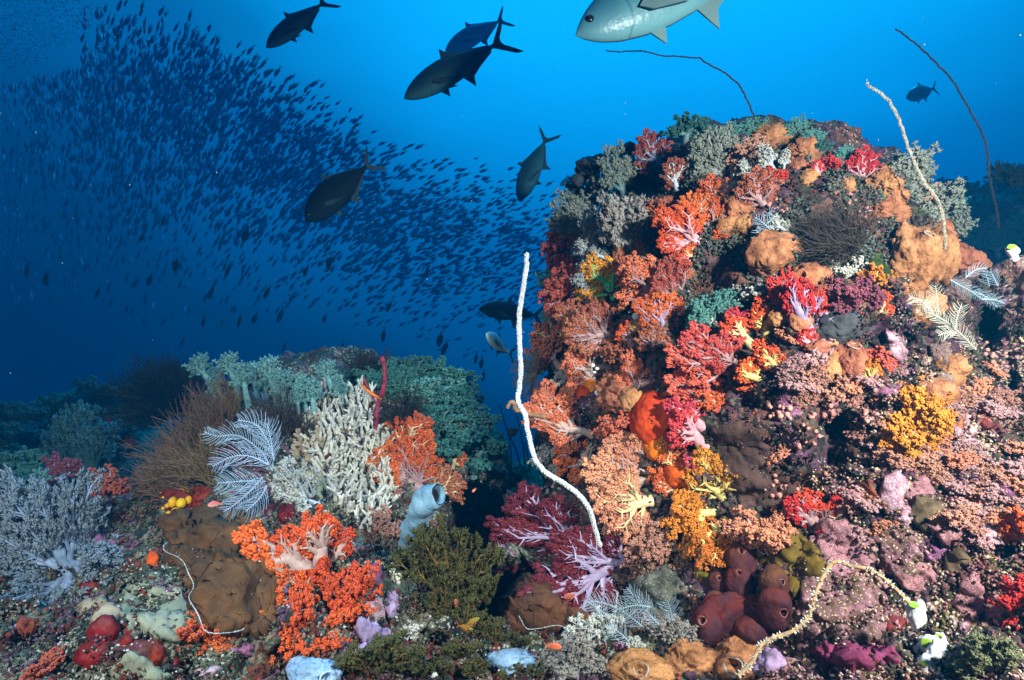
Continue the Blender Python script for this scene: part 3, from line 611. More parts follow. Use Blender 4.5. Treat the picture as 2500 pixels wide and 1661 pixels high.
soft('small orange soft coral with lilac fork right of the pink red one', 'fan', 'lilac', 'dull', [(1508, 808, 1500, 758, .9)])
soft('rust coloured coral beside the cluster of white tunicates', 'puff', 'lilac', 'dull', [(1435, 832, 1412, 790, .9)])
soft('tall narrow salmon coral leaning on the wrinkled tan sponge', 'fan', 'lilac', 'salmon', [(1468, 912, 1442, 832, .55), (1470, 910, 1455, 868, .6)])
soft('large coral with long smooth whitish stalk reaching left over the drop', 'fan', 'white', 'salmon', [(1358, 1000, 1232, 948, .55), (1300, 970, 1248, 908, .9), (1330, 975, 1305, 925, .8)])
soft('red orange coral below the long whitish stalk', 'fan', 'white', 'orange', [(1360, 1075, 1300, 1005, .9), (1355, 1080, 1318, 1100, .8), (1340, 1050, 1290, 1040, .8)])
soft('compact salmon coral at the left foot of the big orange sponge', 'puff', 'lilac', 'salmon', [(1445, 1000, 1408, 962, 1.1)])
soft('large apricot fan with thick white trunk below the big orange sponge', 'fan', 'white', 'peach', [(1505, 1108, 1375, 1072, .65), (1495, 1085, 1465, 1015, .85), (1450, 1080, 1410, 1022, .9), (1505, 1100, 1440, 1045, .6)])
soft('apricot coral with cream trunk behind the small orange sponge ball', 'fan', 'cream', 'peach', [(1495, 1155, 1390, 1165, .9), (1490, 1150, 1420, 1110, .8)])
soft('amber coral creeping over the lower end of the big orange sponge', 'fan', 'cream', 'orange', [(1560, 1110, 1530, 1040, .9), (1570, 1130, 1520, 1110, .8)])
soft('pink red coral with fat pink stalks against the right side of the big orange sponge', 'thick', 'pink', 'magenta', [(1624, 990, 1556, 945, .75), (1630, 1038, 1552, 990, .8), (1628, 1045, 1580, 1060, .6), (1600, 1010, 1548, 1010, .6)])
soft('cream yellow coral with sparse golden tips between the pink stalks and the golden tree', 'fan', 'yellow', 'gold', [(1560, 1060, 1545, 985, .6), (1575, 1065, 1535, 1020, .7)])
soft('tall golden coral tree with yellow trunk right of the apricot fan', 'fan', 'yellow', 'gold', [(1668, 1150, 1615, 1072, .8), (1672, 1140, 1678, 1092, .8), (1650, 1110, 1610, 1050, .5), (1690, 1140, 1662, 1080, .6)])
soft('golden fluffy coral hanging below the yellow trunk', 'puff', 'yellow', 'amber', [(1650, 1180, 1560, 1215, .8), (1670, 1200, 1610, 1285, .8), (1640, 1170, 1570, 1170, .7), (1680, 1190, 1685, 1250, .7), (1630, 1210, 1580, 1270, .7)])
soft('peach coloured fluffy coral on the olive sponge', 'puff', 'peach' if 'peach' in STK else 'pink', 'peach', [(1775, 1290, 1745, 1195, .9), (1770, 1260, 1790, 1190, .7), (1770, 1270, 1725, 1240, .7)])
soft('big crimson coral mass with lilac trunks on the centre of the mound', 'fan', 'lilac', 'crimson', [(1680, 858, 1560, 830, .55), (1690, 835, 1590, 785, .55), (1700, 840, 1650, 790, .8), (1660, 890, 1560, 895, .7), (1690, 860, 1680, 805, .7), (1655, 880, 1600, 940, .7), (1640, 910, 1580, 870, .7)])
soft('scarlet tuft at the top left of the crimson mass', 'puff', 'lilac', 'crimson', [(1600, 830, 1590, 775, .9)])
soft('orange lobe at the lower end of the crimson mass', 'puff', 'cream', 'orange', [(1630, 880, 1625, 940, .8)])
soft('purple and red coral with two violet trunks standing before the striped tan sponge', 'thick', 'violet', 'red', [(1825, 722, 1785, 662, .6), (1825, 720, 1800, 640, .5), (1868, 768, 1842, 650, .5), (1875, 750, 1925, 708, .7), (1865, 740, 1880, 675, .5)])
soft('red coral with swollen base right under the violet trunks', 'thick', 'pink', 'red', [(1880, 800, 1860, 765, .9)])
soft('yellow trunked coral with orange knobs above the bare yellow orange clump', 'thick', 'yellow', 'scarlet', [(1768, 780, 1754, 705, .8), (1770, 775, 1735, 735, .6), (1772, 772, 1785, 720, .6)])
soft('pink red coral peeking out above the orange yellow coral', 'thick', 'pink', 'magenta', [(1733, 772, 1692, 732, .9)])
soft('orange coral with pale yellow body slanting between the pink and the crimson corals', 'thick', 'cream', 'scarlet', [(1745, 808, 1670, 762, .6)])
soft('fluffy bright orange coral clump under the yellow trunked one', 'thick', 'yellow', 'scarlet', [(1761, 875, 1715, 838, .8), (1792, 855, 1752, 805, .7), (1790, 870, 1795, 825, .5)])
soft('red coral on the mound top with blue grey trunk', 'fan', 'blue', 'brick', [(1530, 382, 1484, 325, .8), (1525, 380, 1530, 335, .6), (1510, 395, 1478, 372, .8)])
soft('narrow coral with pale blue trunk below the one on the mound top', 'fan', 'ice', 'dull', [(1560, 440, 1552, 375, .8), (1570, 420, 1590, 400, .7)])
soft('orange coral with a curved white stalk near the tan boulders', 'fan', 'white', 'orange', [(1669, 495, 1628, 430, .8), (1668, 490, 1675, 440, .5)])
soft('large bright orange coral with forked pink trunk in the upper part of the mound', 'fan', 'pink', 'scarlet', [(1605, 560, 1524, 510, .7), (1600, 560, 1530, 560, .6), (1610, 555, 1560, 490, .7), (1600, 580, 1570, 600, .6)])
soft('salmon coral rising behind the large bright orange one', 'fan', 'white', 'orange', [(1632, 528, 1595, 458, .8), (1640, 530, 1640, 470, .7)])
soft('small dull orange tuft left of the bright orange coral', 'puff', 'lilac', 'dull', [(1548, 500, 1530, 460, 1.0), (1540, 510, 1500, 480, .9)])
soft('muted orange fan spread over a tan sponge on the upper slope', 'fan', 'lilac', 'dull', [(1762, 475, 1728, 412, 1.0), (1765, 480, 1775, 440, .7)])
soft('small red tuft on a white foot near the white leafy corals', 'puff', 'white', 'red', [(1782, 440, 1768, 398, 1.0)])
soft('tiny red coral left of the two red tufts on the right skyline', 'thick', 'pink', 'red', [(1889, 412, 1893, 372, .8)])
soft('bright red round tuft on the right skyline', 'puff', 'pink', 'red', [(1920, 402, 1924, 362, .8)])
soft('largest red soft coral on the right skyline', 'fan', 'pink', 'red', [(1995, 425, 1982, 358, .75)])
soft('small scarlet coral on a tan sponge below the large bright orange coral', 'thick', 'cream', 'scarlet', [(1612, 605, 1588, 568, .8), (1575, 580, 1568, 560, .9)])
soft('tiny scarlet tuft between white leafy corals', 'puff', 'pink', 'scarlet', [(1655, 560, 1652, 538, 1.2)])
soft('golden bushy coral left of the tall tan boulder', 'puff', 'yellow', 'amber', [(2011, 682, 2016, 618, .8)])
soft('plum coloured fuzzy coral above the charcoal patch', 'puff', 'tan', 'plum', [(1970, 725, 1945, 650, .8), (1975, 730, 1990, 655, .7), (1960, 740, 1925, 700, .7)])
soft('orange red and white coral right of the charcoal patch', 'thick', 'cream', 'scarlet', [(2018, 750, 2036, 690, .7)])
soft('yellow and orange coral against the tan sponge with the oval hole', 'thick', 'yellow', 'amber', [(1993, 900, 1998, 840, .6)])
soft('pink red tuft right of the tan sponge with the oval hole', 'puff', 'pink', 'crimson', [(2010, 858, 2035, 810, .9)])
soft('dense bright amber coral covering the left half of the folded tan sponge', 'puff', 'yellow', 'gold', [(2120, 1020, 2150, 900, .7), (2110, 1040, 2100, 930, .7), (2115, 1060, 2062, 985, .7), (2120, 1060, 2150, 1010, .7), (2085, 1085, 2065, 1040, .8)])
soft('red and white coral on the upper edge of the pink porous sponge', 'thick', 'lilac', 'red', [(1885, 1210, 1865, 1140, .8), (1880, 1215, 1830, 1170, .7), (1885, 1215, 1905, 1165, .5)])
soft('smaller red coral right of the red and white one', 'thick', 'lilac', 'red', [(1935, 1200, 1975, 1145, .7), (1930, 1200, 1925, 1160, .7)])
soft('little red tuft lying on the pink porous sponge', 'puff', 'pink', 'red', [(1915, 1205, 1925, 1230, 1.1)])
soft('orange soft coral cut by the right edge of the view', 'puff', 'peach' if 'peach' in STK else 'pink', 'scarlet', [(2362, 1265, 2352, 1180, .6), (2375, 1220, 2350, 1215, .8)])
soft('dull red coral low on the right edge of the view', 'puff', 'pink', 'red', [(2362, 1420, 2340, 1355, .8), (2340, 1440, 2325, 1425, 1.0)])
soft('large maroon tree coral with pale violet branches at the foot of the white whip', 'fan', 'violet', 'maroon', [(1440, 1300, 1300, 1245, .45), (1330, 1255, 1160, 1235, .5), (1300, 1235, 1190, 1170, .7), (1340, 1250, 1268, 1172, .6), (1400, 1310, 1255, 1385, .5), (1420, 1310, 1372, 1372, .5), (1200, 1260, 1145, 1305, .8), (1445, 1300, 1410, 1245, .6)])
soft('small maroon sprig with white twigs under the tree coral', 'thick', 'violet', 'maroon', [(1430, 1460, 1425, 1495, 1.1)])
soft('brownish pink fluffy coral right of the white whip foot', 'puff', 'tan', 'tanpink', [(1465, 1235, 1420, 1195, 1.2), (1500, 1260, 1470, 1215, 1.2)])
soft('brown fluffy coral below the small orange sponge ball', 'puff', 'tan', 'tanpink', [(1500, 1310, 1480, 1250, 1.0)])
soft('pale tan fuzzy coral in front of the dark brown patch', 'puff', 'tan', 'peach', [(1800, 1055, 1778, 1040, 1.4)])
soft('tiny bright orange tuft above the pink cup corals', 'puff', 'cream', 'scarlet', [(1733, 905, 1733, 885, 1.4)])
# greyish leafy and bushy corals on the mound
soft('grey green bushy coral on the left skyline of the mound', 'leaf', 'teal', 'grey', [(1440, 455, 1405, 362, .75), (1450, 430, 1445, 365, .5), (1410, 460, 1375, 415, .7)])
soft('grey green bushy coral lower on the left skyline', 'leaf', 'teal', 'grey', [(1375, 505, 1330, 425, .8), (1380, 520, 1292, 480, .7), (1370, 530, 1285, 520, .6)])
soft('wide ash grey branching coral over the small round tan sponges', 'leaf', 'grey', 'ash', [(1465, 595, 1425, 478, .7), (1460, 590, 1480, 478, .5), (1400, 570, 1352, 505, .7), (1450, 590, 1395, 480, .5), (1470, 590, 1490, 520, .5)])
soft('pale blue grey tufts on stubby trunks under the ash grey coral', 'palm', 'ice', 'ice', [(1415, 605, 1372, 575, .9), (1402, 630, 1345, 610, .8), (1400, 590, 1342, 560, .8), (1390, 645, 1330, 640, .8)])
soft('olive grey leafy coral behind the red coral on the mound top', 'leaf', 'grey', 'grey', [(1680, 400, 1620, 325, .8), (1690, 395, 1660, 315, .7), (1670, 410, 1605, 370, .7)])
soft('white leafy coral with broad grey trunks near the summit', 'palm', 'ice', 'white', [(1800, 415, 1765, 345, .7), (1775, 420, 1720, 378, .8), (1805, 410, 1815, 355, .6)])
soft('pinkish white fuzzy coral left of the white leafy one', 'puff', 'tan', 'tanpink', [(1735, 380, 1705, 335, 1.2)])
soft('teal leafy fringe on the summit left of the tan sponge', 'leaf', 'teal', 'teal', [(1745, 320, 1730, 282, 1.2), (1690, 325, 1680, 290, 1.2)])
soft('teal leafy fringe on the summit right of the tan sponge', 'leaf', 'teal', 'teal', [(1840, 320, 1830, 282, 1.2), (1870, 345, 1865, 310, 1.2)])
soft('dark green bush on the left end of the summit', 'puff', 'teal', 'dark', [(1580, 330, 1570, 275, 1.2), (1620, 330, 1620, 285, 1.0)])
soft('small teal bush sticking out of the left edge over the drop', 'leaf', 'teal', 'teal', [(1315, 640, 1255, 652, .8)])
soft('tiny teal bush on the left edge under the rust coral', 'leaf', 'teal', 'teal', [(1285, 730, 1255, 735, .9)])
soft('white tipped teal leafy coral in the middle of the mound', 'leaf', 'teal', 'teal', [(1650, 745, 1610, 700, 1.0), (1660, 740, 1680, 680, .8), (1650, 750, 1600, 735, .9)])
soft('white tufts behind the white tipped teal coral', 'palm', 'ice', 'white', [(1690, 700, 1705, 668, .8), (1670, 705, 1672, 680, .8)])
soft('snowy leafy sprig left of the dark bush', 'palm', 'ice', 'white', [(1828, 550, 1792, 505, .8)])
soft('pale fluffy corals in a row right of the big tan boulder', 'puff', 'ash' if 'ash' in STK else 'grey', 'white', [(1930, 630, 1905, 580, .8), (1945, 650, 1935, 610, .9), (1975, 650, 1975, 605, .9)])
soft('creamy tuft under the big tan boulder', 'puff', 'grey', 'white', [(1745, 690, 1735, 660, 1.2)])
soft('pale olive bushy coral on the right shoulder skyline', 'leaf', 'grey', 'grey', [(2110, 440, 2070, 390, .9), (2125, 435, 2115, 385, .8)])
soft('pale olive bushy coral where the whip crosses the skyline', 'leaf', 'grey', 'grey', [(2175, 520, 2125, 455, .9), (2190, 520, 2180, 460, .8), (2200, 560, 2200, 500, .7)])
soft('greyish pink bushy coral on the shoulder edge', 'puff', 'grey', 'tanpink', [(2140, 480, 2120, 440, 1.1), (2180, 590, 2175, 540, .9)])
soft('dark teal bush in the gully right of the shoulder', 'leaf', 'teal', 'teal', [(2270, 600, 2240, 535, 1.2), (2300, 590, 2290, 530, 1.0)])
soft('dark teal bush at the foot of the dark whip', 'leaf', 'teal', 'teal', [(2345, 560, 2325, 520, 1.3)])
soft('teal fluff on the shadowed inner edge above the gully', 'puff', 'teal', 'teal', [(1270, 860, 1238, 830, 1.1)])
soft('grey fuzzy growth below the teal fluff on the inner edge', 'puff', 'grey', 'ash', [(1300, 900, 1272, 875, 1.2)])
soft('grey fuzzy coral behind the bend of the white whip', 'puff', 'grey', 'ash', [(1290, 1060, 1262, 1030, 1.4), (1300, 1090, 1275, 1080, 1.3)])
soft('olive cream bushy coral at the bottom right corner', 'leaf', 'grey', 'olive', [(2290, 1560, 2262, 1485, .8), (2300, 1560, 2300, 1480, .7), (2250, 1568, 2225, 1530, .9)])
# bottom middle pale corals
soft('white christmas tree shaped soft coral at the bottom centre', 'spike', 'ice', 'white', [(1396, 1502, 1387, 1412, .7)])
soft('white leafy coral left of the christmas tree shaped one', 'spike', 'ice', 'white', [(1350, 1535, 1332, 1440, .8), (1330, 1530, 1300, 1490, .8)])
soft('grey leafy coral beside the pink fish', 'leaf', 'grey', 'ash', [(1330, 1568, 1300, 1500, 1.2), (1275, 1560, 1262, 1520, 1.2), (1370, 1560, 1372, 1520, 1.2)])
soft('pinkish grey leafy coral left of the maroon sponge cluster', 'leaf', 'grey', 'ash', [(1545, 1490, 1535, 1430, 1.1), (1560, 1500, 1570, 1450, 1.0)])
soft('small white ball of leaflets over the tan bottom sponge', 'palm', 'ice', 'white', [(1475, 1510, 1470, 1480, 1.2)])
soft('white drooping tuft left of the olive tube coral', 'palm', 'ice', 'white', [(940, 1425, 935, 1460, 1.3)])
# ------------------------------------------------------------------ soft corals of the left ledge
soft('vivid orange red soft coral with smooth white trunk lying over the brown plate', 'thick', 'white', 'scarlet', [(745, 1345, 588, 1252, .62), (742, 1330, 700, 1212, .7), (738, 1325, 655, 1225, .5), (760, 1300, 797, 1240, .55), (690, 1320, 605, 1305, .7), (750, 1350, 650, 1350, .6)])
soft('orange fluffy coral mass hanging below the white trunked one', 'puff', 'lilac', 'scarlet', [(750, 1370, 838, 1392, 1.0), (745, 1375, 690, 1350, 1.2), (740, 1385, 785, 1345, 1.1), (735, 1430, 655, 1495, .9), (750, 1430, 742, 1512, 1.0), (740, 1410, 672, 1420, 1.1), (765, 1400, 800, 1450, 1.1), (735, 1400, 735, 1460, 1.1)])
soft('small orange coral left of the lower brown plate tip', 'puff', 'pink', 'orange', [(465, 1490, 420, 1445, 1.0)])
soft('orange coral under the rim of the brown plate', 'puff', 'lilac', 'orange', [(520, 1490, 475, 1500, 1.0), (505, 1500, 475, 1465, .8)])
soft('orange coral with pale smooth stalk near the bottom left', 'fan', 'lilac', 'orange', [(655, 1525, 540, 1490, .6), (640, 1530, 590, 1450, .7), (650, 1545, 620, 1545, .8)])
soft('half hidden orange coral at the bottom left edge', 'puff', 'pink', 'brick', [(110, 1568, 80, 1530, 1.2)])
soft('large apricot fan coral with lilac trunk beside the white finger coral', 'fan', 'lilac', 'orange', [(968, 1128, 875, 1060, .9), (965, 1120, 940, 1028, .8), (968, 1125, 980, 1050, .6), (960, 1120, 905, 1110, .8)])
soft('orange fan coral with pale yellow trunk behind the large apricot fan', 'fan', 'cream', 'orange', [(920, 1030, 965, 970, .9), (925, 1030, 985, 1005, .7)])
soft('dull orange fluffy coral behind the blue tube sponge', 'fan', 'cream', 'dull', [(1010, 1150, 1048, 1105, .9), (1005, 1140, 1015, 1085, .8)])
soft('small orange yellow coral at the dark gully edge', 'thick', 'cream', 'orange', [(1040, 1080, 1068, 1050, .9)])
soft('upright red and white coral on the shaded left ledge', 'thick', 'ice', 'red', [(248, 1062, 240, 980, .6), (275, 1055, 285, 1015, .7)])
soft('dull red round coral in the left foreground shade', 'puff', 'blue', 'brick', [(245, 1160, 228, 1110, 1.0), (250, 1150, 268, 1095, .9)])
soft('brown purple coral leaf at the left among the teal bushes', 'puff', 'blue', 'plum', [(140, 1125, 118, 1065, .9)])
soft('huge pale blue grey tree coral in the left foreground', 'leaf', 'blue', 'haze', [(155, 1310, 60, 1140, .5), (150, 1300, 10, 1130, .4), (160, 1300, 185, 1130, .4), (150, 1310, 5, 1290, .5), (165, 1300, 250, 1305, .5), (150, 1330, 25, 1400, .5), (155, 1330, 110, 1440, .5), (165, 1330, 215, 1385, .5), (155, 1300, 115, 1150, .4), (155, 1320, 10, 1215, .45), (160, 1320, 160, 1440, .4)])
soft('teal leafy coral above the huge pale tree coral', 'leaf', 'aqua', 'aqua', [(215, 1105, 135, 1020, .7), (215, 1100, 200, 960, .6), (205, 1110, 160, 975, .6), (200, 1100, 125, 1060, .6)])
soft('small teal tuft left of the brown wiry thicket', 'leaf', 'teal', 'teal', [(262, 1025, 285, 990, 1.0)])
soft('narrow pale blue spike coral at the left edge of the ledge', 'spike', 'aqua', 'aqua', [(95, 1150, 88, 1090, .7)])
soft('dark teal round bush on the left skyline', 'puff', 'teal', 'dark', [(205, 960, 195, 890, 1.1), (240, 970, 240, 920, .9)])
soft('white many pointed leafy coral left of the finger coral', 'spike', 'ice', 'white', [(735, 1165, 640, 1110, .8), (735, 1160, 665, 1070, .7), (738, 1175, 680, 1165, .7)])
soft('brown grey frilly coral at the foot of the finger coral', 'puff', 'tan', 'tanpink', [(885, 1240, 900, 1190, 1.0)])
for i, (x0, y0, x1, y1, w, s) in enumerate([(500, 900, 472, 845, .9, 'first from the left'), (552, 905, 540, 832, .8, 'second from the left, the tallest'), (592, 905, 590, 838, .7, 'third from the left'),
        (640, 925, 632, 855, .8, 'in the middle'), (668, 935, 664, 872, .7, 'third from the right'), (706, 940, 700, 868, .8, 'second from the right'), (770, 910, 765, 860, .9, 'at the right end')]):
    soft('pale teal palm shaped coral on the ledge skyline, ' + s, 'palm', 'aqua', 'aqua', [(x0, y0 + 12, x1, y1 - 14 + 12 * (i % 3), w * 1.05), (x0 + 22, y0 + 30, x1 + 26, y1 + 30 - 9 * (i % 2), w * 1.0)], group='palm shaped corals on the ledge skyline')
rng = np.random.default_rng(7)
for (x, y, s) in [(955, 860, 45), (1000, 870, 45), (1040, 885, 45), (935, 900, 45), (985, 915, 50), (1030, 930, 50), (1070, 920, 45), (1085, 970, 45), (1015, 980, 50), (1060, 1010, 50), (1100, 1030, 40), (970, 960, 40), (1090, 1070, 40), (900, 870, 40), (1010, 1040, 40), (860, 880, 30), (820, 880, 30)]:
    soft('dull teal bush of the dense growth covering the right shoulder of the ledge', 'leaf' if (x // 5) % 2 else 'puff', 'teal', 'teal' if (y // 5) % 2 else 'dark', [(x, y + s * .7, x + rng.normal(0, 8), y - s * .65, 1.3)], group='teal bushes on the ledge shoulder')
for (x, y, s) in [(20, 960, 60), (70, 960, 60), (120, 950, 55), (30, 1010, 60), (95, 1010, 60), (150, 1000, 50), (20, 1070, 60), (60, 1060, 50), (160, 960, 45), (40, 1115, 50)]:
    soft('dark teal bush of the distant growth along the left skyline', 'puff', 'teal', 'dark', [(x, y + s * .5, x + rng.normal(0, 8), y - s * .45, 1.2)], group='distant teal bushes at the left')
for (x, y, s) in [(2200, 440, 50), (2240, 450, 40), (2330, 420, 60), (2290, 480, 55), (2350, 470, 60), (2180, 480, 40), (2250, 500, 50)]:
    soft('blackish blue bush on the hazy reef beyond the right shoulder', 'puff', 'teal', 'dark', [(x, y + s * .5, x + rng.normal(0, 8), y - s * .5, 1.3)], group='bushes on the hazy far reef')

rng = np.random.default_rng(21)
for i in range(84):
    x, y = [(2110, 1040), (2250, 930), (2320, 1000), (2280, 1100), (2200, 1100), (2340, 1150), (2150, 1010), (2230, 1180), (2300, 1210), (2000, 1190), (2040, 1030), (1990, 900), (1860, 880), (1830, 870)][i % 14]
    x += rng.normal(0, 38); y += rng.normal(0, 34); s = rng.uniform(22, 42)
    soft('pinkish tan fuzzy soft coral of the thicket on the right slope', 'puff' if i % 3 else 'leaf', 'tan', ['tanpink', 'peach', 'tanpink', 'rose', 'rose'][i % 5], [(x, y + s * .5, x + rng.normal(0, 14), y - s * .5, 1.2)], group='fuzzy soft corals on the right slope')
soft('olive grey bush on the skyline between the red tufts and the ridged tan sponge', 'leaf', 'teal', 'teal', [(1945, 385, 1940, 350, 1.2), (2010, 400, 2015, 375, 1.1)])
soft('teal fringe on the skyline just left of the small red corals', 'leaf', 'teal', 'dark', [(1900, 360, 1895, 330, 1.2)])
# ------------------------------------------------------------------ sponges
sponge('big smooth tan boulder sponge in the middle of the upper mound', 1783, 588, 60, 55, seed=2, amp=.10)
sponge('tall wrinkled tan boulder sponge with round mouth at its top', 2110, 600, 52, 72, seed=3, amp=.16, holes=[(2122, 548, 12)], extra=[(2165, 590, 32, 62)])
sponge('rounded tan sponge right of the pale whip foot', 2225, 605, 44, 38, seed=4, amp=.15)
sponge('tan sponge with small hole below the tall wrinkled boulder', 2115, 706, 46, 48, seed=5, amp=.16, holes=[(2125, 722, 6)], extra=[(2085, 680, 28, 30)])
sponge('striped tan sponge behind the violet trunked coral', 1868, 650, 50, 38, seed=6, amp=.14, holes=[(1838, 640, 9)], extra=[(1895, 690, 24, 30)])
sponge('tan sponge ridge winding below the violet trunked coral', 1815, 705, 55, 28, seed=7, amp=.15, extra=[(1845, 745, 25, 32), (1800, 730, 25, 25)])
sponge('small tan cone sponge in the middle of the mound', 1778, 832, 34, 28, seed=8, amp=.12, holes=[(1768, 808, 4)])
sponge('tan sponge with dark oval mouth', 1962, 845, 38, 50, seed=9, amp=.12, holes=[(1962, 800, 13)], extra=[(1910, 850, 30, 40), (1935, 815, 28, 25)])
sponge('folded tan sponge partly covered by the amber coral', 2180, 960, 38, 60, seed=10, amp=.10, holes=[(2172, 942, 7)], extra=[(2160, 905, 45, 32)])
sponge('wrinkled tan sponge above the big orange sponge', 1425, 905, 48, 42, seed=11, amp=.20, holes=[(1415, 878, 7)], extra=[(1455, 920, 25, 28)])
sponge('round tan sponge left of the small orange sponge', 1310, 908, 26, 26, seed=12, amp=.14)
sponge('square tan sponge stub under the ash grey coral', 1434, 586, 20, 26, seed=13, amp=.15, sub=4)
sponge('club shaped tan sponge right of the square stub', 1478, 575, 17, 28, seed=14, amp=.15, sub=4, extra=[(1492, 600, 18, 18)])
sponge('pinkish knobbly sponge under the club shaped one', 1490, 608, 26, 18, 'grey', seed=15, amp=.2, sub=4)
sponge('small tan sponge below the scarlet coral', 1588, 622, 20, 24, seed=16, amp=.15, sub=4)
sponge('tan sponge carrying the scarlet coral', 1585, 590, 32, 20, seed=17, amp=.15, sub=4)
sponge('tan sponge knobs right of the white stalked coral', 1700, 478, 34, 26, seed=18, amp=.18, extra=[(1675, 520, 26, 24), (1710, 520, 26, 22)])
sponge('tan sponge on the summit of the mound', 1775, 322, 44, 30, seed=19, amp=.18)
sponge('tan sponge lobe below the summit', 1858, 350, 36, 28, seed=20, amp=.2, extra=[(1840, 390, 35, 25)])
sponge('ridged tan sponge curving up on the right skyline', 2040, 425, 32, 32, seed=21, amp=.22, extra=[(2060, 455, 28, 24)])
sponge('tan sponge ledge under the right skyline', 2055, 490, 44, 28, seed=22, amp=.16, extra=[(2060, 465, 22, 18)])
sponge('small tan sponge beside the largest red coral', 1955, 428, 20, 20, seed=23, amp=.12, sub=4)
sponge('tan sponge between the two red tufts and the white leafy coral', 1870, 412, 28, 20, seed=24, amp=.15, sub=4)
sponge('tan vertical sponge band beside the pale whip', 2160, 540, 30, 34, seed=25, amp=.2, sub=4)
sponge('small tan sponge in the shade of the left slope', 1470, 752, 22, 17, seed=26, amp=.12, sub=4)
sponge('tiny orange brown sponge near the red coral tuft', 1650, 435, 12, 9, seed=27, amp=.1, sub=3)
sponge('small tan knob sponge right of the big tan boulder', 1895, 655 - 20, 17, 14, seed=28, amp=.1, sub=4)
sponge('knobby tan sponge strip leading to the sponge with the oval mouth', 1885, 800, 26, 16, seed=29, amp=.2, sub=4, extra=[(1915, 790, 18, 12)])
sponge('brown sponge with a big ribbed mouth at the bottom centre', 1475, 1553, 66, 46, seed=30, amp=.12, holes=[(1470, 1527, 16)])
sponge('brown sponge with a pale ribbed mouth left of the bottom whip', 1700, 1525, 60, 55, seed=31, amp=.12, holes=[(1676, 1515, 20)])
sponge('wrinkled brown sponge between the two ribbed mouths', 1590, 1535, 55, 40, seed=32, amp=.2)
sponge('wrinkled brown sponge on the grey knobbly column', 2190, 855, 34, 34, 'tan', seed=33, amp=.2, sub=4)
sponge('grey brown knobbly column sponge on the right slope', 2165, 828, 24, 40, 'grey', seed=34, amp=.12, extra=[(2172, 875, 26, 26)])
sponge('grey knobbly sponge beside the blue plumes', 2205, 672, 28, 34, 'grey', seed=35, amp=.14)
sponge('big glowing orange sponge with several holes', 1508, 968, 55, 62, 'orange', seed=36, amp=.05, holes=[(1532, 948, 7), (1530, 968, 7), (1528, 985, 7), (1492, 965, 4)], extra=[(1518, 1030, 36, 38)])
sponge('orange sponge patch under the apricot fan', 1570, 1095, 38, 34, 'orange', seed=37, amp=.08, sub=4)
sponge('small orange sponge with pale tunicates on it', 1365, 893, 25, 23, 'orange', seed=38, amp=.10, sub=4, holes=[(1362, 880, 3)], extra=[(1345, 908, 16, 18)])
sponge('small round orange sponge ball under the apricot coral', 1473, 1182, 19, 18, 'orange', seed=39, amp=.08, sub=4, holes=[(1477, 1192, 3)])
def tube_sponge(label, pts, radii, col, seed=0):
    P = px_path(pts, 3); n = len(P); c0 = P[0].copy(); r = empty('sponge', c0, label, 'sponge'); d = np.array([math.sqrt(0) for _ in P]); rr = np.interp(np.linspace(0, 1, n), np.linspace(0, 1, len(radii)), radii)
    T = unit(P[-1] - P[-3]); inn = np.array([P[-1] + T * .003, P[-1] - T * .004, P[-1] - T * .03]); ri = np.array([rr[-1] * .86, rr[-1] * .68, rr[-1] * .5])
    m = MB(); m.tube(P - c0, rr, 26, tip=False); m.tube(np.array([P[-1], P[-1] - T * .012, P[-1] - T * .03]) - c0, rr[-1] * np.array([.99, .74, .62]), 26, tip=False); V = m.v[0]
    for k in range(len(V)): q = Vector(V[k]); V[k] = V[k] + unit(V[k] - (P[min(n - 1, k // 26)] - c0)) * (noise.fractal(q * 16 + Vector((seed, 0, 0)), .8, 2, 4) * .010)
    m.build('body', SP[col](), r); F_ = frames_from([T])[0]; a = np.arange(16) * 2 * math.pi / 16; e = MB(); c = P[-1] - c0 - T * .016
    e.add(np.concatenate([c + (np.cos(a)[:, None] * F_[:, 0] + np.sin(a)[:, None] * F_[:, 1]) * rr[-1] * .70, [c - T * .01]]), [[q_, (q_ + 1) % 16, 16] for q_ in range(16)]); e.build('osculum_throat', SP['hole'](), r); return r
tube_sponge('blue grey tube sponge leaning over the dark cave', [(938, 1258, 1.70), (948, 1228, 1.62), (960, 1192, 1.58), (976, 1160, 1.56), (992, 1144, 1.55), (1012, 1140, 1.535)], [.022, .026, .029, .033, .032, .024], 'blue', 3)
sponge('pale blue netted sponge with round mouth at the bottom edge', 722, 1555, 55, 34, 'blue', seed=41, amp=.10, push=.6, holes=[(758, 1550, 14)], extra=[(690, 1535, 26, 22)])
sponge('bright blue sponge crust at the bottom centre', 1172, 1520, 44, 20, 'blue', seed=42, amp=.25, sub=4)
sponge('small blue knob at the foot of the blue tube sponge', 908, 1225, 10, 18, 'blue', seed=43, amp=.1, sub=3)
sponge('large dark red ball sponge in the left foreground', 240, 1455, 34, 36, 'red', seed=44, amp=.08, sub=4)
sponge('dark red sponge slab under the large ball', 218, 1512, 42, 34, 'red', seed=45, amp=.12, sub=4)
sponge('dark red oval sponge in the bottom left', 360, 1508, 17, 25, 'red', seed=46, amp=.1, sub=4)
sponge('smallest dark red ball in the bottom left', 400, 1528, 12, 14, 'red', seed=47, amp=.1, sub=3)
sponge('dark red ball under the pale blue tree coral', 208, 1355, 26, 20, 'red', seed=48, amp=.1, sub=4)
sponge('dark red ball on the beige slope', 332, 1368, 20, 18, 'red', seed=49, amp=.1, sub=4)
sponge('orange red dome beside the brown plate', 352, 1292, 14, 20, 'orange', seed=50, amp=.1, sub=4)
sponge('dark red dome beside the large ball', 292, 1478, 16, 15, 'red', seed=51, amp=.1, sub=3)
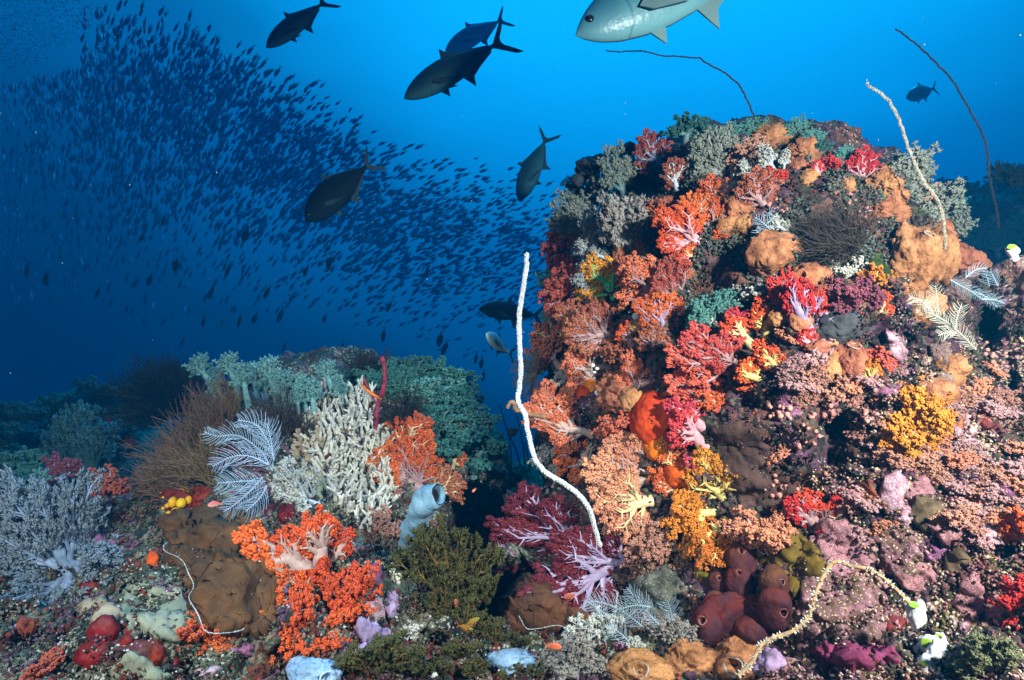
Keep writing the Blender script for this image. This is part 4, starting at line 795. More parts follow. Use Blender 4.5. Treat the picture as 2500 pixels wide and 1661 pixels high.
sponge('dark red crust between the yellow balls and the plumes', 465, 1150, 26, 24, 'red', seed=52, amp=.2, sub=4)
sponge('bright red crust left of the white leafy coral', 660, 1190, 18, 24, 'red', seed=53, amp=.2, sub=4)
sponge('lavender sponge branch right of the orange coral mass', 850, 1470, 20, 44, 'violet', seed=54, amp=.22, sub=4, extra=[(830, 1515, 32, 24), (885, 1462, 16, 12)])
sponge('violet encrusting knob near the purple gravel', 905, 1400, 16, 34, 'violet', seed=55, amp=.25, sub=4)
sponge('pale violet lump left of the bottom whip', 1775, 1530, 34, 34, 'violet', seed=56, amp=.2, sub=4)
for i, (x, y, rx, ry, s) in enumerate([(1355, 390, 26, 26, 'largest'), (1335, 415, 15, 15, 'lowest'), (1382, 372, 18, 16, 'middle'), (1430, 352, 22, 14, 'highest'), (1450, 342, 18, 14, 'rightmost')]):
    sponge('blackish round sponge on the left skyline, the ' + s + ' of five', x, y, rx, ry, 'dark', seed=60 + i, amp=.15, sub=4, group='blackish round sponges on the left skyline', dep=None)
sponge('charcoal fuzzy cushion right of the violet trunked coral', 1955, 742, 62, 44, 'charcoal', seed=66, amp=.12, depth=.35)
# maroon sponge cluster: one colony of joined vases
def vases(label, lobes, base, col, name='sponge', cat='sponge'):
    r = None
    for i, (x, y, rx, ry, h) in enumerate(lobes):
        m, c, hd, (sx, sy, sz) = lump(x, y, rx, ry, .9, .75, i * 1.3 + 2, .05, 1.6, [h] if h else [], 4)
        if r is None:
            r = empty(name, c, label, cat); c0 = c
            m0, cb, _, _ = lump(*base, .5, .2, 9, .12, 2, (), 4); b = m0.build('base', SP[col](), r); b.location = cb - c0
        o = m.build('vase', SP[col](), r); o.location = c - c0
        for (hh, hr) in hd:
            s = (sx + sz) / 2; e = MB(); ring(e, hh * np.array([sx, sy, sz]) * 1.02, hh, hr * s * 1.0, hr * s * .2); e.build('osculum_rim', SP['rim_' + col](), o)
            F_ = frames_from([hh])[0]; a = np.arange(14) * 2 * math.pi / 14; pts = (hh * np.array([sx, sy, sz]) * .86)[None] + np.cos(a)[:, None] * F_[:, 0] * hr * s * .9 + np.sin(a)[:, None] * F_[:, 1] * hr * s * .9
            d = MB(); d.add(np.concatenate([pts, [hh * np.array([sx, sy, sz]) * .6]]), [[q_, (q_ + 1) % 14, 14] for q_ in range(14)]); d.build('osculum_throat', SP['hole'](), o)
vases('maroon sponge cluster of many smooth vases with small dark mouths', [(1708, 1290, 34, 42, (1700, 1262, 7)), (1705, 1338, 32, 38, (1696, 1312, 6)), (1655, 1345, 24, 28, (1652, 1326, 5)), (1782, 1345, 32, 40, (1790, 1330, 6)),
      (1652, 1392, 30, 28, (1636, 1378, 6)), (1728, 1405, 28, 34, (1730, 1388, 7)), (1785, 1402, 38, 50, (1788, 1395, 9)), (1632, 1440, 36, 40, (1612, 1420, 9)), (1680, 1432, 26, 28, (1678, 1415, 6)), (1735, 1300 + 150, 42, 30, None)], (1700, 1430, 92, 60), 'maroon')
vases('cluster of bright yellow sponge balls on a dark crust', [(424, 1134, 13, 12, None), (398, 1158, 10, 12, None), (418, 1160, 10, 12, None), (433, 1152, 7, 10, None), (392, 1142, 6, 5, None), (388, 1166, 6, 6, None), (405, 1175, 9, 6, None), (378, 1150, 5, 6, None), (388, 1182, 6, 5, None)], (400, 1162, 42, 30), 'yellow') if False else None
def balls(label, spots, col, base=None, base_col='red', name='sponge', cat='sponge'):
    r = None
    for i, (x, y, a, b) in enumerate(spots):
        m, c, _, _ = lump(x, y, a, b, 1, 1.6, i, .05, 2, (), 3)
        if r is None:
            r = empty(name, c, label, cat); c0 = c
            if base: m0, cb, _, _ = lump(*base, .22, 0, 3, .1, 2, (), 4); bb = m0.build('crust', SP[base_col](), r); bb.location = cb - c0
        o = m.build('ball', SP[col](), r); o.location = c - c0
balls('cluster of bright yellow sponge balls on a dark red crust', [(424, 1134, 13, 12), (398, 1158, 10, 12), (418, 1160, 10, 12), (435, 1152, 7, 10), (392, 1142, 6, 5), (386, 1166, 6, 6), (405, 1176, 9, 6), (376, 1150, 5, 6), (388, 1183, 6, 5), (372, 1138, 4, 4), (376, 1172, 4, 4)], 'yellow', (402, 1160, 42, 30))
balls('cluster of tiny pale blue tunicates on the left slope', [(1376, 818, 4, 4), (1383, 812, 4, 4), (1370, 824, 4, 4), (1388, 822, 4, 3), (1366, 842, 5, 5), (1376, 850, 5, 4), (1370, 858, 4, 4)], 'ivory', name='tunicates', cat='tunicate')
balls('white tunicates with round mouths on the small orange sponge', [(1378, 905, 8, 8), (1390, 909, 7, 7), (1395, 922, 7, 7), (1402, 896, 6, 7), (1412, 890, 5, 6)], 'ivory', name='tunicates', cat='tunicate')
GREENV = lambda: mat('green_vein', (.30, .55, .03), .4, .2, 30, .1, spec=.5)
def ascid(label, parts_, dep=None):
    r = None
    for i, (x, y, rx, ry, g) in enumerate(parts_):
        m, c, _, (sx, sy, sz) = lump(x, y, rx, ry, .8, .9, i + .5, .10, 1.3, (), 4, ridged=False, dep=dep)
        if r is None: r = empty('sea_squirt', c, label, 'sea squirt'); c0 = c
        o = m.build('tunic', SP['ivory'](), r); o.location = c - c0
        for (hx, hy, hr) in g:
            h = np.array([(hx - x) / rx, 0, -(hy - y) / ry]); q = min(.9, (h ** 2).sum()); h[1] = -math.sqrt(1 - q); h = unit(h); e = MB(); k = 16; a = np.arange(k) * 2 * math.pi / k; F_ = frames_from([h])[0]
            rr = hr / rx * sx; P0 = h * np.array([sx, sy, sz]) * 1.03
            e.add(np.concatenate([P0 + (np.cos(a)[:, None] * F_[:, 0] * 1.2 + np.sin(a)[:, None] * F_[:, 1]) * rr, [h * np.array([sx, sy, sz]) * 1.13]]), [[q_, (q_ + 1) % k, k] for q_ in range(k)]); e.build('siphon', GREENV(), o)
ascid('white sea squirt with green mouth at the tip of the bottom right whip', [(2110, 1418, 17, 30, [(2103, 1392, 9)]), (2120, 1400, 10, 16, [])], dep=1.26)
ascid('group of white sea squirts with green mouths at the bottom right', [(2150, 1490, 28, 26, [(2130, 1478, 11)]), (2165, 1510, 26, 34, []), (2138, 1535, 22, 26, [(2122, 1524, 6)]), (2168, 1475, 16, 16, [(2160, 1464, 7)]), (2128, 1500, 20, 16, [(2122, 1500, 8)])])
ascid('white and green sea squirt on the right edge below the dark whip', [(2333, 578, 12, 15, [(2326, 570, 7)]), (2338, 595, 8, 8, [])], dep=1.60)
ascid('pale sea squirt pair at the very bottom edge left of centre', [(1000, 1558, 9, 9, []), (985, 1552, 8, 7, [])])
ascid('small cream sea squirt on the shaded left slope', [(1468, 730, 12, 9, [])])

# ------------------------------------------------------------------ sheets
BROWN = mat('brown_plate_coral', (.105, .045, .018), .9, .35, 12, .9, 70, col2=(.05, .022, .01), spots=((.30, .20, .13), 300, .10), dist=.006)
sheet('broad chocolate brown plate coral with pale growing rim in the left foreground', [(365, 1190), (430, 1178), (480, 1170), (540, 1180), (590, 1200), (615, 1260), (640, 1330), (645, 1410), (620, 1465), (560, 1475), (500, 1462), (462, 1440), (435, 1390), (420, 1335), (375, 1300), (388, 1250)], BROWN,
      name='plate_coral', cat='plate coral', thick=.05, lift=.35, rim=(9, 15), rim_r=.0012, bumps=((7, .022), (25, .006)), seed=1, step=4, edge=60)
sheet('brown ruffled plate coral with blue white lip under the maroon tree coral', [(1145, 1400), (1180, 1345), (1240, 1330), (1330, 1380), (1352, 1420), (1345, 1440), (1300, 1462), (1255, 1448), (1210, 1465), (1165, 1440)], BROWN, name='plate_coral', cat='plate coral', thick=.05, lift=.4, rim=(5, 9), rim_r=.0012, bumps=((14, .02), (60, .006)), seed=2, step=3.5, edge=40)
sheet('small brown plate with thin pale edge right of the ruffled one', [(1375, 1375), (1400, 1362), (1425, 1360), (1432, 1385), (1410, 1410), (1370, 1400)], BROWN, name='plate_coral', cat='plate coral', thick=.04, lift=.5, rim=(1, 4), rim_r=.002, seed=3, step=3)
sheet('dark brown velvety crust in the middle of the mound', [(1640, 985), (1700, 965), (1755, 990), (1770, 1030), (1800, 1080), (1840, 1120), (1830, 1160), (1760, 1180), (1700, 1170), (1690, 1110), (1645, 1060)], mat('dark_brown_crust', (.085, .045, .038), .9, .35, 8, .9, 50, spots=((.14, .11, .10), 60, .12), dist=.010), thick=.014, seed=4, step=4, bumps=((7, .006), (30, .004)))
sheet('olive green sponge sheet with small holes around the peach coral', [(1720, 1215), (1790, 1195), (1830, 1215), (1885, 1260), (1905, 1300), (1890, 1330), (1850, 1350), (1830, 1400), (1835, 1450), (1800, 1460), (1815, 1380), (1800, 1310), (1740, 1290)], mat('olive_sponge', (.16, .11, .012), .8, .3, 12, .5, 50), thick=.02, seed=5, step=4, holes=(45, .0032))
sheet('olive crust left of the maroon sponge cluster', [(1610, 1290), (1660, 1275), (1672, 1320), (1630, 1340), (1590, 1330)], mat('olive_sponge', (.16, .11, .012)), thick=.014, seed=6)
PP = mat('pink_porous_sponge', (.40, .18, .20), .85, .18, 30, .9, 120, dist=.008, spots=((.68, .42, .42), 210, .30))
sheet('pink porous sponge sheet with scattered dark holes under the red corals', [(1878, 1215), (1915, 1200), (1960, 1205), (2000, 1222), (2022, 1255), (2015, 1295), (1985, 1318), (1945, 1335), (1915, 1325), (1890, 1285)], PP, thick=.022, seed=7, step=3.5, holes=(40, .0032), bumps=((12, .012), (60, .003)))
sheet('pink porous sponge sheet near the right edge below the pink thicket', [(2210, 1345), (2240, 1312), (2258, 1325), (2272, 1370), (2262, 1415), (2225, 1455), (2202, 1462), (2212, 1420), (2180, 1395)], PP, thick=.022, seed=8, step=3.5, holes=(26, .003))
BEIGE = mat('beige_crust', (.24, .24, .17), .9, .35, 14, .8, 60, col2=(.16, .19, .13))
sheet('beige green crust left of the brown plate', [(290, 1365), (350, 1330), (415, 1325), (432, 1390), (462, 1450), (440, 1490), (370, 1480), (330, 1460), (270, 1420)], BEIGE, name='crust', cat='crust', thick=.018, seed=9, step=4)
sheet('tan grey crust between the pale tree coral and the large red ball', [(170, 1400), (230, 1375), (285, 1420), (265, 1450), (200, 1440)], mat('tan_crust', (.26, .19, .13), .9, .3, 14, .6), name='crust', cat='crust', thick=.016, seed=10, step=4)
sheet('greenish crust at the bottom left', [(250, 1540), (300, 1500), (345, 1520), (400, 1568), (250, 1568)], BEIGE, name='crust', cat='crust', thick=.016, seed=11, step=4)
PU = mat('violet_crust', (.34, .13, .26), .85, .3, 22, 1.0, 70, dist=.014, col2=(.16, .06, .10), spots=((.75, .60, .60), 160, .20))
sheet('violet crust among the pink cup corals', [(1790, 900), (1830, 885), (1850, 940), (1840, 1000), (1850, 1050), (1810, 1060), (1800, 1000), (1770, 960)], PU, name='crust', cat='crust', thick=.010, seed=12, step=4)
sheet('magenta crust at the bottom of the right slope', [(1860, 1500), (1960, 1480), (2070, 1490), (2080, 1540), (1990, 1550), (1900, 1530)], mat('magenta_crust', (.20, .035, .075), .8, .4, 16, .9, 60, col2=(.16, .02, .06)), name='crust', cat='crust', thick=.02, seed=13, step=4, bumps=((20, .02), (60, .006)))
GRAVEL = mat('purple_gravel_crust', (.30, .14, .17), .85, .4, 26, 1.0, 70, dist=.014, col2=(.16, .10, .06), spots=((.80, .72, .42), 120, .28))
sheet('wide purple brown crust strewn with pale yellow grains inside the arch of the bottom whip', [(1850, 1330), (1900, 1315), (1980, 1320), (2050, 1370), (2075, 1420), (2030, 1480), (1940, 1480), (1850, 1470), (1800, 1460), (1840, 1410), (1845, 1370)], GRAVEL, name='crust', cat='crust', thick=.02, seed=14, step=4, bumps=((18, .014), (70, .006)))
sheet('purple crust with pale grains above the bottom whip', [(1980, 1230), (2060, 1200), (2150, 1240), (2160, 1300), (2090, 1340), (2030, 1320), (2025, 1260)], GRAVEL, name='crust', cat='crust', thick=.018, seed=15, step=4, bumps=((18, .012), (70, .006)))
WH = mat('whitish_pink_crust', (.62, .42, .46), .8, .3, 30, 1.0, 80, dist=.014, col2=(.42, .18, .24), spots=((.90, .85, .84), 170, .30))
sheet('whitish pink crust glowing on the right slope', [(2035, 1100), (2070, 1075), (2090, 1110), (2085, 1160), (2050, 1190), (2020, 1160)], WH, name='crust', cat='crust', thick=.02, seed=16, step=4)
sheet('small whitish crust below the glowing one', [(2075, 1165), (2100, 1160), (2110, 1200), (2090, 1225), (2065, 1195)], WH, name='crust', cat='crust', thick=.018, seed=17, step=3.5)
sheet('pink white crust right of the grey charcoal cushion', [(2040, 760), (2070, 750), (2085, 790), (2090, 830), (2060, 850), (2045, 810)], WH, name='crust', cat='crust', thick=.018, seed=18, step=4)
sheet('purple and white crust left of the finger coral foot', [(690, 1210), (740, 1190), (790, 1205), (800, 1240), (760, 1260), (710, 1250)], WH, name='crust', cat='crust', thick=.018, seed=19, step=4)
sheet('lavender white knobbly crust right of the orange coral mass', [(840, 1385), (870, 1370), (890, 1400), (885, 1430), (860, 1440), (845, 1415)], WH, name='crust', cat='crust', thick=.018, seed=20, step=3.5)
sheet('dark green algae cushion left of the tall wrinkled boulder', [(1975, 600), (2020, 580), (2060, 590), (2060, 640), (2010, 650), (1980, 640)], mat('green_algae', (.035, .06, .012), .9, .4, 30, 1.0, 120), name='algae', cat='algae', thick=.02, seed=21, step=4)
OLV = mat('brown_turf', (.13, .09, .05), .95, .4, 30, 1.0, 130)
sheet('brown turf patch on the right slope', [(2095, 1150), (2150, 1135), (2180, 1170), (2170, 1220), (2120, 1225), (2090, 1190)], OLV, name='turf', cat='turf', thick=.018, seed=22, step=4)
sheet('olive brown turf patch above the right pink sponge sheet', [(2170, 1270), (2210, 1240), (2240, 1290), (2215, 1335), (2180, 1320)], OLV, name='turf', cat='turf', thick=.018, seed=23, step=4)
sheet('yellowish white crust above the white leafy coral', [(690, 1085), (730, 1080), (760, 1110), (740, 1150), (700, 1140)], mat('lichen_crust', (.50, .52, .26), .85, .4, 30, .9, 90, col2=(.20, .22, .16), spots=((.72, .75, .65), 150, .25)), name='crust', cat='crust', thick=.018, seed=24, step=4)
sheet('dark gritty crust below the white whip foot', [(1460, 1330), (1540, 1300), (1590, 1360), (1580, 1440), (1500, 1430), (1450, 1390)], mat('dark_gritty', (.10, .105, .085), .9, .4, 30, 1.0, 110, spots=((.26, .27, .20), 120, .25)), name='crust', cat='crust', thick=.018, seed=25, step=4)

for i, (x, y, a, b, m_, s) in enumerate([(2180, 1100, 46, 34, 'PU', 'violet crust between the fuzzy corals below the folded tan sponge'), (2310, 1120, 40, 50, 'PU', 'violet crust near the right edge beside the fuzzy corals'), (2150, 1270, 44, 30, 'PU', 'violet crust above the olive brown turf patch'),
        (2290, 960, 36, 50, 'RU', 'rust red crust high on the right flank'), (2230, 1000, 30, 40, 'WH', 'whitish crust right of the folded tan sponge'), (2050, 900, 36, 24, 'PU', 'violet crust right of the tan sponge with the oval mouth'), (2270, 1230, 40, 34, 'WH', 'whitish crust beside the orange coral of the right edge'),
        (1990, 1140, 30, 40, 'RU', 'rust red crust left of the glowing whitish crust'), (2320, 1500, 30, 50, 'RU', 'rust red crust at the lower right edge'), (1900, 1560 - 30, 40, 20, 'PU', 'violet crust left of the magenta crust'), (2060, 1440, 30, 26, 'RU', 'rust red crust left of the whip tip'),
        (2110, 1330, 60, 40, 'PP', 'smooth pink crust right of the purple gravel crust'), (2180, 1210, 50, 40, 'PP', 'smooth pink crust in the middle of the right slope'), (2300, 1400, 40, 60, 'PP', 'smooth pink crust next to the dull red coral of the right edge'), (2230, 1520, 40, 40, 'PU', 'violet crust right of the group of sea squirts'), (1960, 1200-60, 40, 30, 'PP', 'smooth pink crust above the smaller red coral'), (2120, 1130, 40, 40, 'PP', 'smooth pink crust right of the glowing whitish crust'),
        (560, 1500, 34, 22, 'PU', 'violet crust below the brown plate'), (60, 1450, 40, 40, 'RU', 'rust red crust in the lower left corner'), (480, 1545, 40, 18, 'WH', 'whitish crust at the bottom left of centre'), (860, 1330, 26, 30, 'PU', 'violet crust right of the white trunked coral'), (1000, 1500, 34, 20, 'RU', 'rust red crust between the olive carpets'), (240, 1250, 30, 34, 'PU', 'violet crust right of the pale tree coral')]):
    rr_ = np.random.default_rng(i + 70); poly = [(x + a * math.cos(t) * rr_.uniform(.6, 1.2), y + b * math.sin(t) * rr_.uniform(.6, 1.2)) for t in np.linspace(0, 2 * math.pi, 9)[:-1]]
    sheet(s, poly, {'PU': PU, 'WH': WH, 'PP': PP, 'RU': mat('rust_crust', (.26, .055, .03), .85, .4, 24, 1.0, 80, dist=.012, col2=(.12, .03, .03))}[m_], name='crust', cat='crust', thick=.014, seed=i + 80, step=4, bumps=((20, .012), (60, .006)))
# ------------------------------------------------------------------ whips
WPOL = mat('white_whip_polyps', (.90, .94, .94), .6, .08, 60, 0); WST = mat('white_whip_stem', (.70, .80, .80), .6, .1, 60, .2)
whip('thick snow white whip coral winding up in front of the open water', [(1383, 1258, 1.60), (1370, 1210, 1.5), (1352, 1160, 1.42), (1310, 1125, 1.38), (1260, 1098, 1.36), (1235, 1070, 1.34), (1222, 1010, 1.33), (1215, 960, 1.33), (1195, 935, 1.32), (1197, 900, 1.32), (1204, 860, 1.31), (1198, 800, 1.3), (1197, 740, 1.3), (1205, 680, 1.3), (1214, 630, 1.3), (1213, 585, 1.3)],
     .0034, .0028, WST, WPOL, n=9000, ln=.0024, rr=.0009)
PPOL = mat('pale_whip_polyps', (.50, .44, .34), .7, .2, 60, 0)
whip('pale beige whip coral rising from beside the rounded tan sponge', [(2180, 648, 1.90), (2183, 580, 1.84), (2184, 520, 1.80), (2170, 460, 1.78), (2135, 425, 1.78), (2118, 390, 1.78), (2098, 340, 1.8), (2085, 305, 1.8), (2070, 275, 1.8), (2055, 240, 1.8), (2030, 212, 1.8), (2000, 192, 1.8)], .0031, .0015, PPOL, PPOL, n=5000, ln=.0022, rr=.0010, seed=2, wig=.004)
DWP = mat('dark_whip', (.07, .06, .05), .8, .2, 60, 0)
whip('dark whip coral standing right of the pale one, tallest of all', [(2298, 525, 2.6), (2290, 470, 2.5), (2282, 410, 2.4), (2275, 325, 2.4), (2240, 260, 2.4), (2210, 205, 2.4), (2180, 160, 2.4), (2130, 118, 2.4), (2098, 92, 2.4), (2065, 67, 2.4)], .0030, .0014, DWP, DWP, n=3500, ln=.0024, rr=.0012, seed=3, wig=.005)
whip('thin dark whip coral arching left from the summit of the mound', [(1745, 292, 2.6), (1728, 245, 2.6), (1705, 198, 2.6), (1672, 162, 2.6), (1632, 143, 2.6), (1620, 128, 2.6), (1580, 123, 2.6), (1520, 126, 2.6), (1470, 113, 2.6), (1430, 119, 2.6), (1397, 118, 2.6)], .0030, .0012, DWP, DWP, n=2000, ln=.0024, rr=.001, seed=4, wig=.005)
EWP = mat('crusted_whip', (.42, .24, .13), .8, .25, 60, .3, 100); EWH = mat('crust_scales', (.62, .62, .52), .7, .2, 60, 0)
whip('brown whip coral crusted with white scales arching over the lower right slope', [(1700, 1560, 1.26), (1740, 1520, 1.28), (1756, 1480, 1.29), (1830, 1455, 1.3), (1868, 1425, 1.3), (1880, 1360, 1.31), (1905, 1305, 1.33), (1925, 1288, 1.33), (1960, 1303, 1.32), (2010, 1312, 1.3), (2055, 1345, 1.28), (2090, 1385, 1.26), (2108, 1405, 1.25)], .0044, .0040, EWP, EWH, n=300, ln=.0038, rr=.0019, seed=5)
FWP = mat('far_whip', (.05, .06, .05), .8, .2, 60, 0)
for i, (pts, s) in enumerate([([(1200, 1075), (1190, 1035), (1172, 1000), (1160, 962), (1152, 935)], 'leftmost'), ([(1210, 1072), (1208, 1030), (1200, 990), (1190, 955)], 'second'), ([(1180, 1080), (1178, 1040), (1172, 1005)], 'shortest'),
        ([(1230, 1060), (1226, 1010), (1220, 960), (1214, 925)], 'tallest and rightmost'), ([(1222, 1085), (1216, 1050), (1210, 1020)], 'lowest')]):
    whip('thin dark whip in the gap between the two reefs, the ' + s, [(x, y, 3.3) for x, y in pts], .005, .0025, FWP, FWP, n=60, ln=.003, rr=.001, group='thin dark whips in the gap', seed=10 + i)
# rope like red sponge on the ledge skyline
def rope(label, paths, mats, name='rope_sponge', cat='sponge'):
    r = None
    for i, (pts, r0, r1) in enumerate(paths):
        P = px_path(pts, 3)
        if r is None: c0 = P[0].copy(); r = empty(name, c0, label, cat)
        rng = np.random.default_rng(i); m = MB(); m.tube(P - c0, np.linspace(r0, r1, len(P)) * rng.uniform(.8, 1.25, len(P)), 7); m.build('branch', mats[i % len(mats)], r)
RB = mat('crimson_rope', (.30, .03, .05), .7, .5, 40, .6, 80); RO = mat('orange_rope', (.60, .10, .02), .7, .4, 40, .5, 80)
yb = 2.05
rope('crooked red and orange rope sponge standing on the ledge', [([(865, 990, yb), (868, 945, yb), (875, 920, yb), (882, 900, yb)], .008, .008), ([(882, 905, yb), (888, 870, yb - .02), (886, 842, yb - .02), (880, 824, yb - .02)], .007, .008),
     ([(878, 920, yb), (850, 905, yb - .02), (832, 885, yb - .03)], .007, .003), ([(864, 925, yb), (848, 895, yb), (838, 870, yb)], .004, .003)], [RB, RB, RO, RB])
RBW = mat('knotted_rope', (.34, .18, .10), .8, .3, 40, .5, 80)
rope('knotted brown rope sponge curling left of the mound foot behind the white whip', [([(1258, 960, 1.95), (1238, 958, 1.95), (1215, 955, 1.95), (1200, 945, 1.95), (1188, 948, 1.95), (1184, 925, 1.95), (1175, 928, 1.95), (1170, 940, 1.95)], .008, .006)], [RBW])

# ------------------------------------------------------------------ hydroid plumes
HY = mat('white_hydroid', (.34, .48, .66), .6, .1, 60, 0); HB = mat('blue_hydroid', (.30, .42, .50), .7, .1, 60, 0)
hydroid('large white feathery hydroid arching over the brown thicket and the brown plate', [[(628, 1085), (610, 1050), (580, 1020), (545, 1000), (500, 1008), (470, 995)], [(632, 1060), (618, 1015), (590, 975), (548, 968)], [(620, 1072), (585, 1052), (540, 1048), (490, 1075)],
        [(612, 1110), (570, 1108), (500, 1114)], [(606, 1100), (580, 1130), (540, 1165), (515, 1180)], [(615, 1120), (600, 1150), (565, 1180)], [(630, 1050), (622, 1000), (615, 975)]], HY, base_y=1.52, blen=.052, r=.0008, gap=.0062, curl=.5)
hydroid('fine white hydroid feathers branching over the tan sponge on the right slope', [[(2249, 806), (2215, 770), (2184, 742), (2141, 720), (2110, 715)], [(2164, 732), (2160, 695), (2156, 658)], [(2139, 712), (2120, 690), (2096, 685)], [(2202, 757), (2205, 730), (2217, 700)], [(2204, 768), (2185, 765), (2162, 774)], [(2150, 725), (2140, 700), (2135, 690)]], mat('cream_hydroid', (.50, .52, .42), .7, .1, 60, 0), base_y=1.55, blen=.030, r=.0009, gap=.0058)
hydroid('drooping blue grey hydroid feathers right of the pale whip foot', [[(2190, 645), (2215, 660), (2240, 672), (2262, 690)], [(2240, 672), (2268, 680), (2300, 710)], [(2225, 640), (2250, 620), (2275, 618)], [(2262, 690), (2290, 690), (2315, 700)]], HB, base_y=1.60, blen=.024, r=.0009, gap=.0058)
hydroid('transparent blue hydroid feathers over the dark gritty crust at the bottom', [[(1519, 1441), (1474, 1391), (1444, 1354)], [(1480, 1444), (1433, 1405), (1371, 1383), (1345, 1392)], [(1502, 1400), (1465, 1393), (1411, 1410)], [(1549, 1432), (1545, 1405), (1538, 1385)], [(1450, 1480), (1425, 1455), (1395, 1440)], [(1400, 1420), (1375, 1400), (1350, 1385)]], HB, base_y=1.33, blen=.036, r=.0007, gap=.0055)
hydroid('small blue hydroid feathers right of the white stalked coral', [[(1768, 515), (1785, 500), (1770, 490)], [(1775, 530), (1755, 510), (1738, 500)], [(1770, 545), (1750, 540), (1742, 530)]], HB, off=.08, blen=.03, r=.0011, gap=.007)
hydroid('short blue hydroid sprig under the rounded tan sponge', [[(2300, 660), (2290, 640), (2283, 625)], [(2280, 660), (2275, 640), (2270, 630)]], HB, off=.1, blen=.03, r=.0011, gap=.007)

# ------------------------------------------------------------------ wiry bushes, feather star
GB = mat('brown_wires', (.17, .10, .055), .8, .2, 60, 0); BC = mat('black_wires', (.035, .035, .03), .85, .2, 60, 0); BB = mat('dark_brown_wires', (.07, .055, .045), .85, .2, 60, 0)
bush('thick thicket of brown wiry branches leaning left behind the white hydroid', [(470, 1135, 320, 1050, .8), (450, 1110, 350, 980, .8), (490, 1080, 400, 930, .8), (520, 1020, 440, 890, .8), (430, 1140, 290, 1090, .7), (550, 960, 480, 860, .7), (500, 1110, 420, 1010, .9)], GB, n=30, r=.0017, name='gorgonian', cat='gorgonian', seed=1, spread=.35, levels=3, kids=3)
bush('large black feathery bush on the left ledge skyline', [(390, 950, 320, 830, 1.0), (400, 960, 400, 835, .9), (380, 970, 290, 900, .9), (420, 950, 430, 870, .8), (350, 960, 290, 850, .9), (400, 950, 360, 830, .9)], BC, n=52, r=.0034, seed=2, spread=.55, kids=4)
bush('low black cobweb bush in front of the palm shaped corals', [(660, 1010, 560, 930, 1.0), (660, 1000, 640, 930, .9), (680, 1010, 700, 950, .9), (600, 1010, 540, 960, .9)], BB, n=26, r=.0014, seed=3, spread=.6, kids=4)
bush('round black bush standing up on the ledge skyline', [(850, 875, 845, 800, 1.0)], BC, n=44, r=.0018, seed=4, spread=.6, kids=4)
bush('dark wispy bush right of the rope sponge', [(930, 1000, 915, 900, .9), (920, 1010, 880, 950, .8), (935, 980, 960, 900, .7)], BC, n=26, r=.0014, seed=5, spread=.5, kids=4)
bush('dark grey wiry bush in the upper right part of the mound', [(1970, 590, 1880, 460, .8), (1960, 585, 1940, 480, .6), (1975, 590, 1860, 520, .7)], BB, n=34, r=.0015, seed=6, spread=.5, kids=4)
bush('dark gritty wiry clump below the olive grey leafy coral', [(1690, 470, 1670, 410, 1.3), (1700, 470, 1720, 420, 1.0)], BC, n=30, r=.002, seed=7, spread=.7, kids=4)
bush('tiny black thorny tuft beneath the big tan boulder', [(1910, 690, 1890, 645, 1.0)], BC, n=24, r=.002, seed=8, spread=.7)
bush('hazy bush on top of the far right reef', [(2345, 440, 2320, 385, 1.2), (2330, 430, 2355, 375, 1.2)], BC, n=30, r=.006, seed=9, spread=.7)
def feather_star(label, px, py, rpx, n, material, depth_off=.05, seed=0, a0=0, a1=360):
    p, nr = hit(px, py, 2.2); y = p.y - depth_off; c = at(px, py, y); r = empty('feather_star', c, label, 'feather star'); rng = np.random.default_rng(seed); Rw = rpx / K / F * y
    for k in range(n):
        a = R(a0 + (a1 - a0) * (k + .5) / n) + rng.normal(0, .08); d = np.array([math.cos(a), rng.uniform(-.7, .1), math.sin(a)]); L_ = Rw * rng.uniform(.75, 1.05); q, _ = curve(np.zeros(3), d, L_, np.array([rng.normal(0, .4), -.3, .4]), 7)
        m = MB(); plume(m, q + np.array(c[:]), .016, .0035, .0009, ang=60, seed=k, profile=False)
        for v in m.v: v -= np.array(c[:])
        m.build('arm', material, r)
feather_star('black feather star clinging to the inner edge of the mound beside the white whip', 1232, 862, 62, 16, BC, a0=60, a1=300, seed=1)
feather_star('dark feather star spread on the slope below the brick orange fan', 1470 - 10, 878 - 10, 22, 10, BB, seed=2)

# ------------------------------------------------------------------ finger corals, cup corals, olive tube coral
FW = mat('white_finger_coral', (.54, .51, .44), .6, .12, 18, .3, 90, hue=.01)
fingers('tall colony of whitish blunt fingers climbing the middle of the left ledge', [(735, 905), (770, 890), (850, 905), (872, 950), (870, 1010), (890, 1060), (905, 1120), (900, 1200), (860, 1230), (800, 1190), (745, 1120), (715, 1040), (700, 980), (725, 940)], 430, .054, .0062, FW, seed=1, up=(0, -.35, 1), jit=.28, knobs=3)
fingers('small whitish finger colony beyond the rope sponge', [(880, 1000), (940, 960), (960, 1010), (920, 1050), (880, 1045)], 26, .04, .008, FW, seed=2)
fingers('tiny cluster of short white fingers near the olive tube coral', [(898, 1290), (925, 1285), (940, 1320), (915, 1345), (895, 1325)], 22, .026, .0055, mat('ivory_fingers', (.60, .60, .48), .6, .1, 30, .2), seed=3, jit=.5, knobs=2)
fingers('pale brown finger coral lobes beside the white finger colony top', [(690, 1000), (730, 970), (745, 1040), (720, 1080), (680, 1050)], 18, .05, .010, mat('tan_fingers', (.40, .30, .22), .7, .15, 20, .3), seed=4)
fingers('white gritty finger coral under the teal leafy coral on the mound', [(1600, 700), (1640, 690), (1650, 740), (1610, 750)], 20, .022, .004, FW, seed=5)
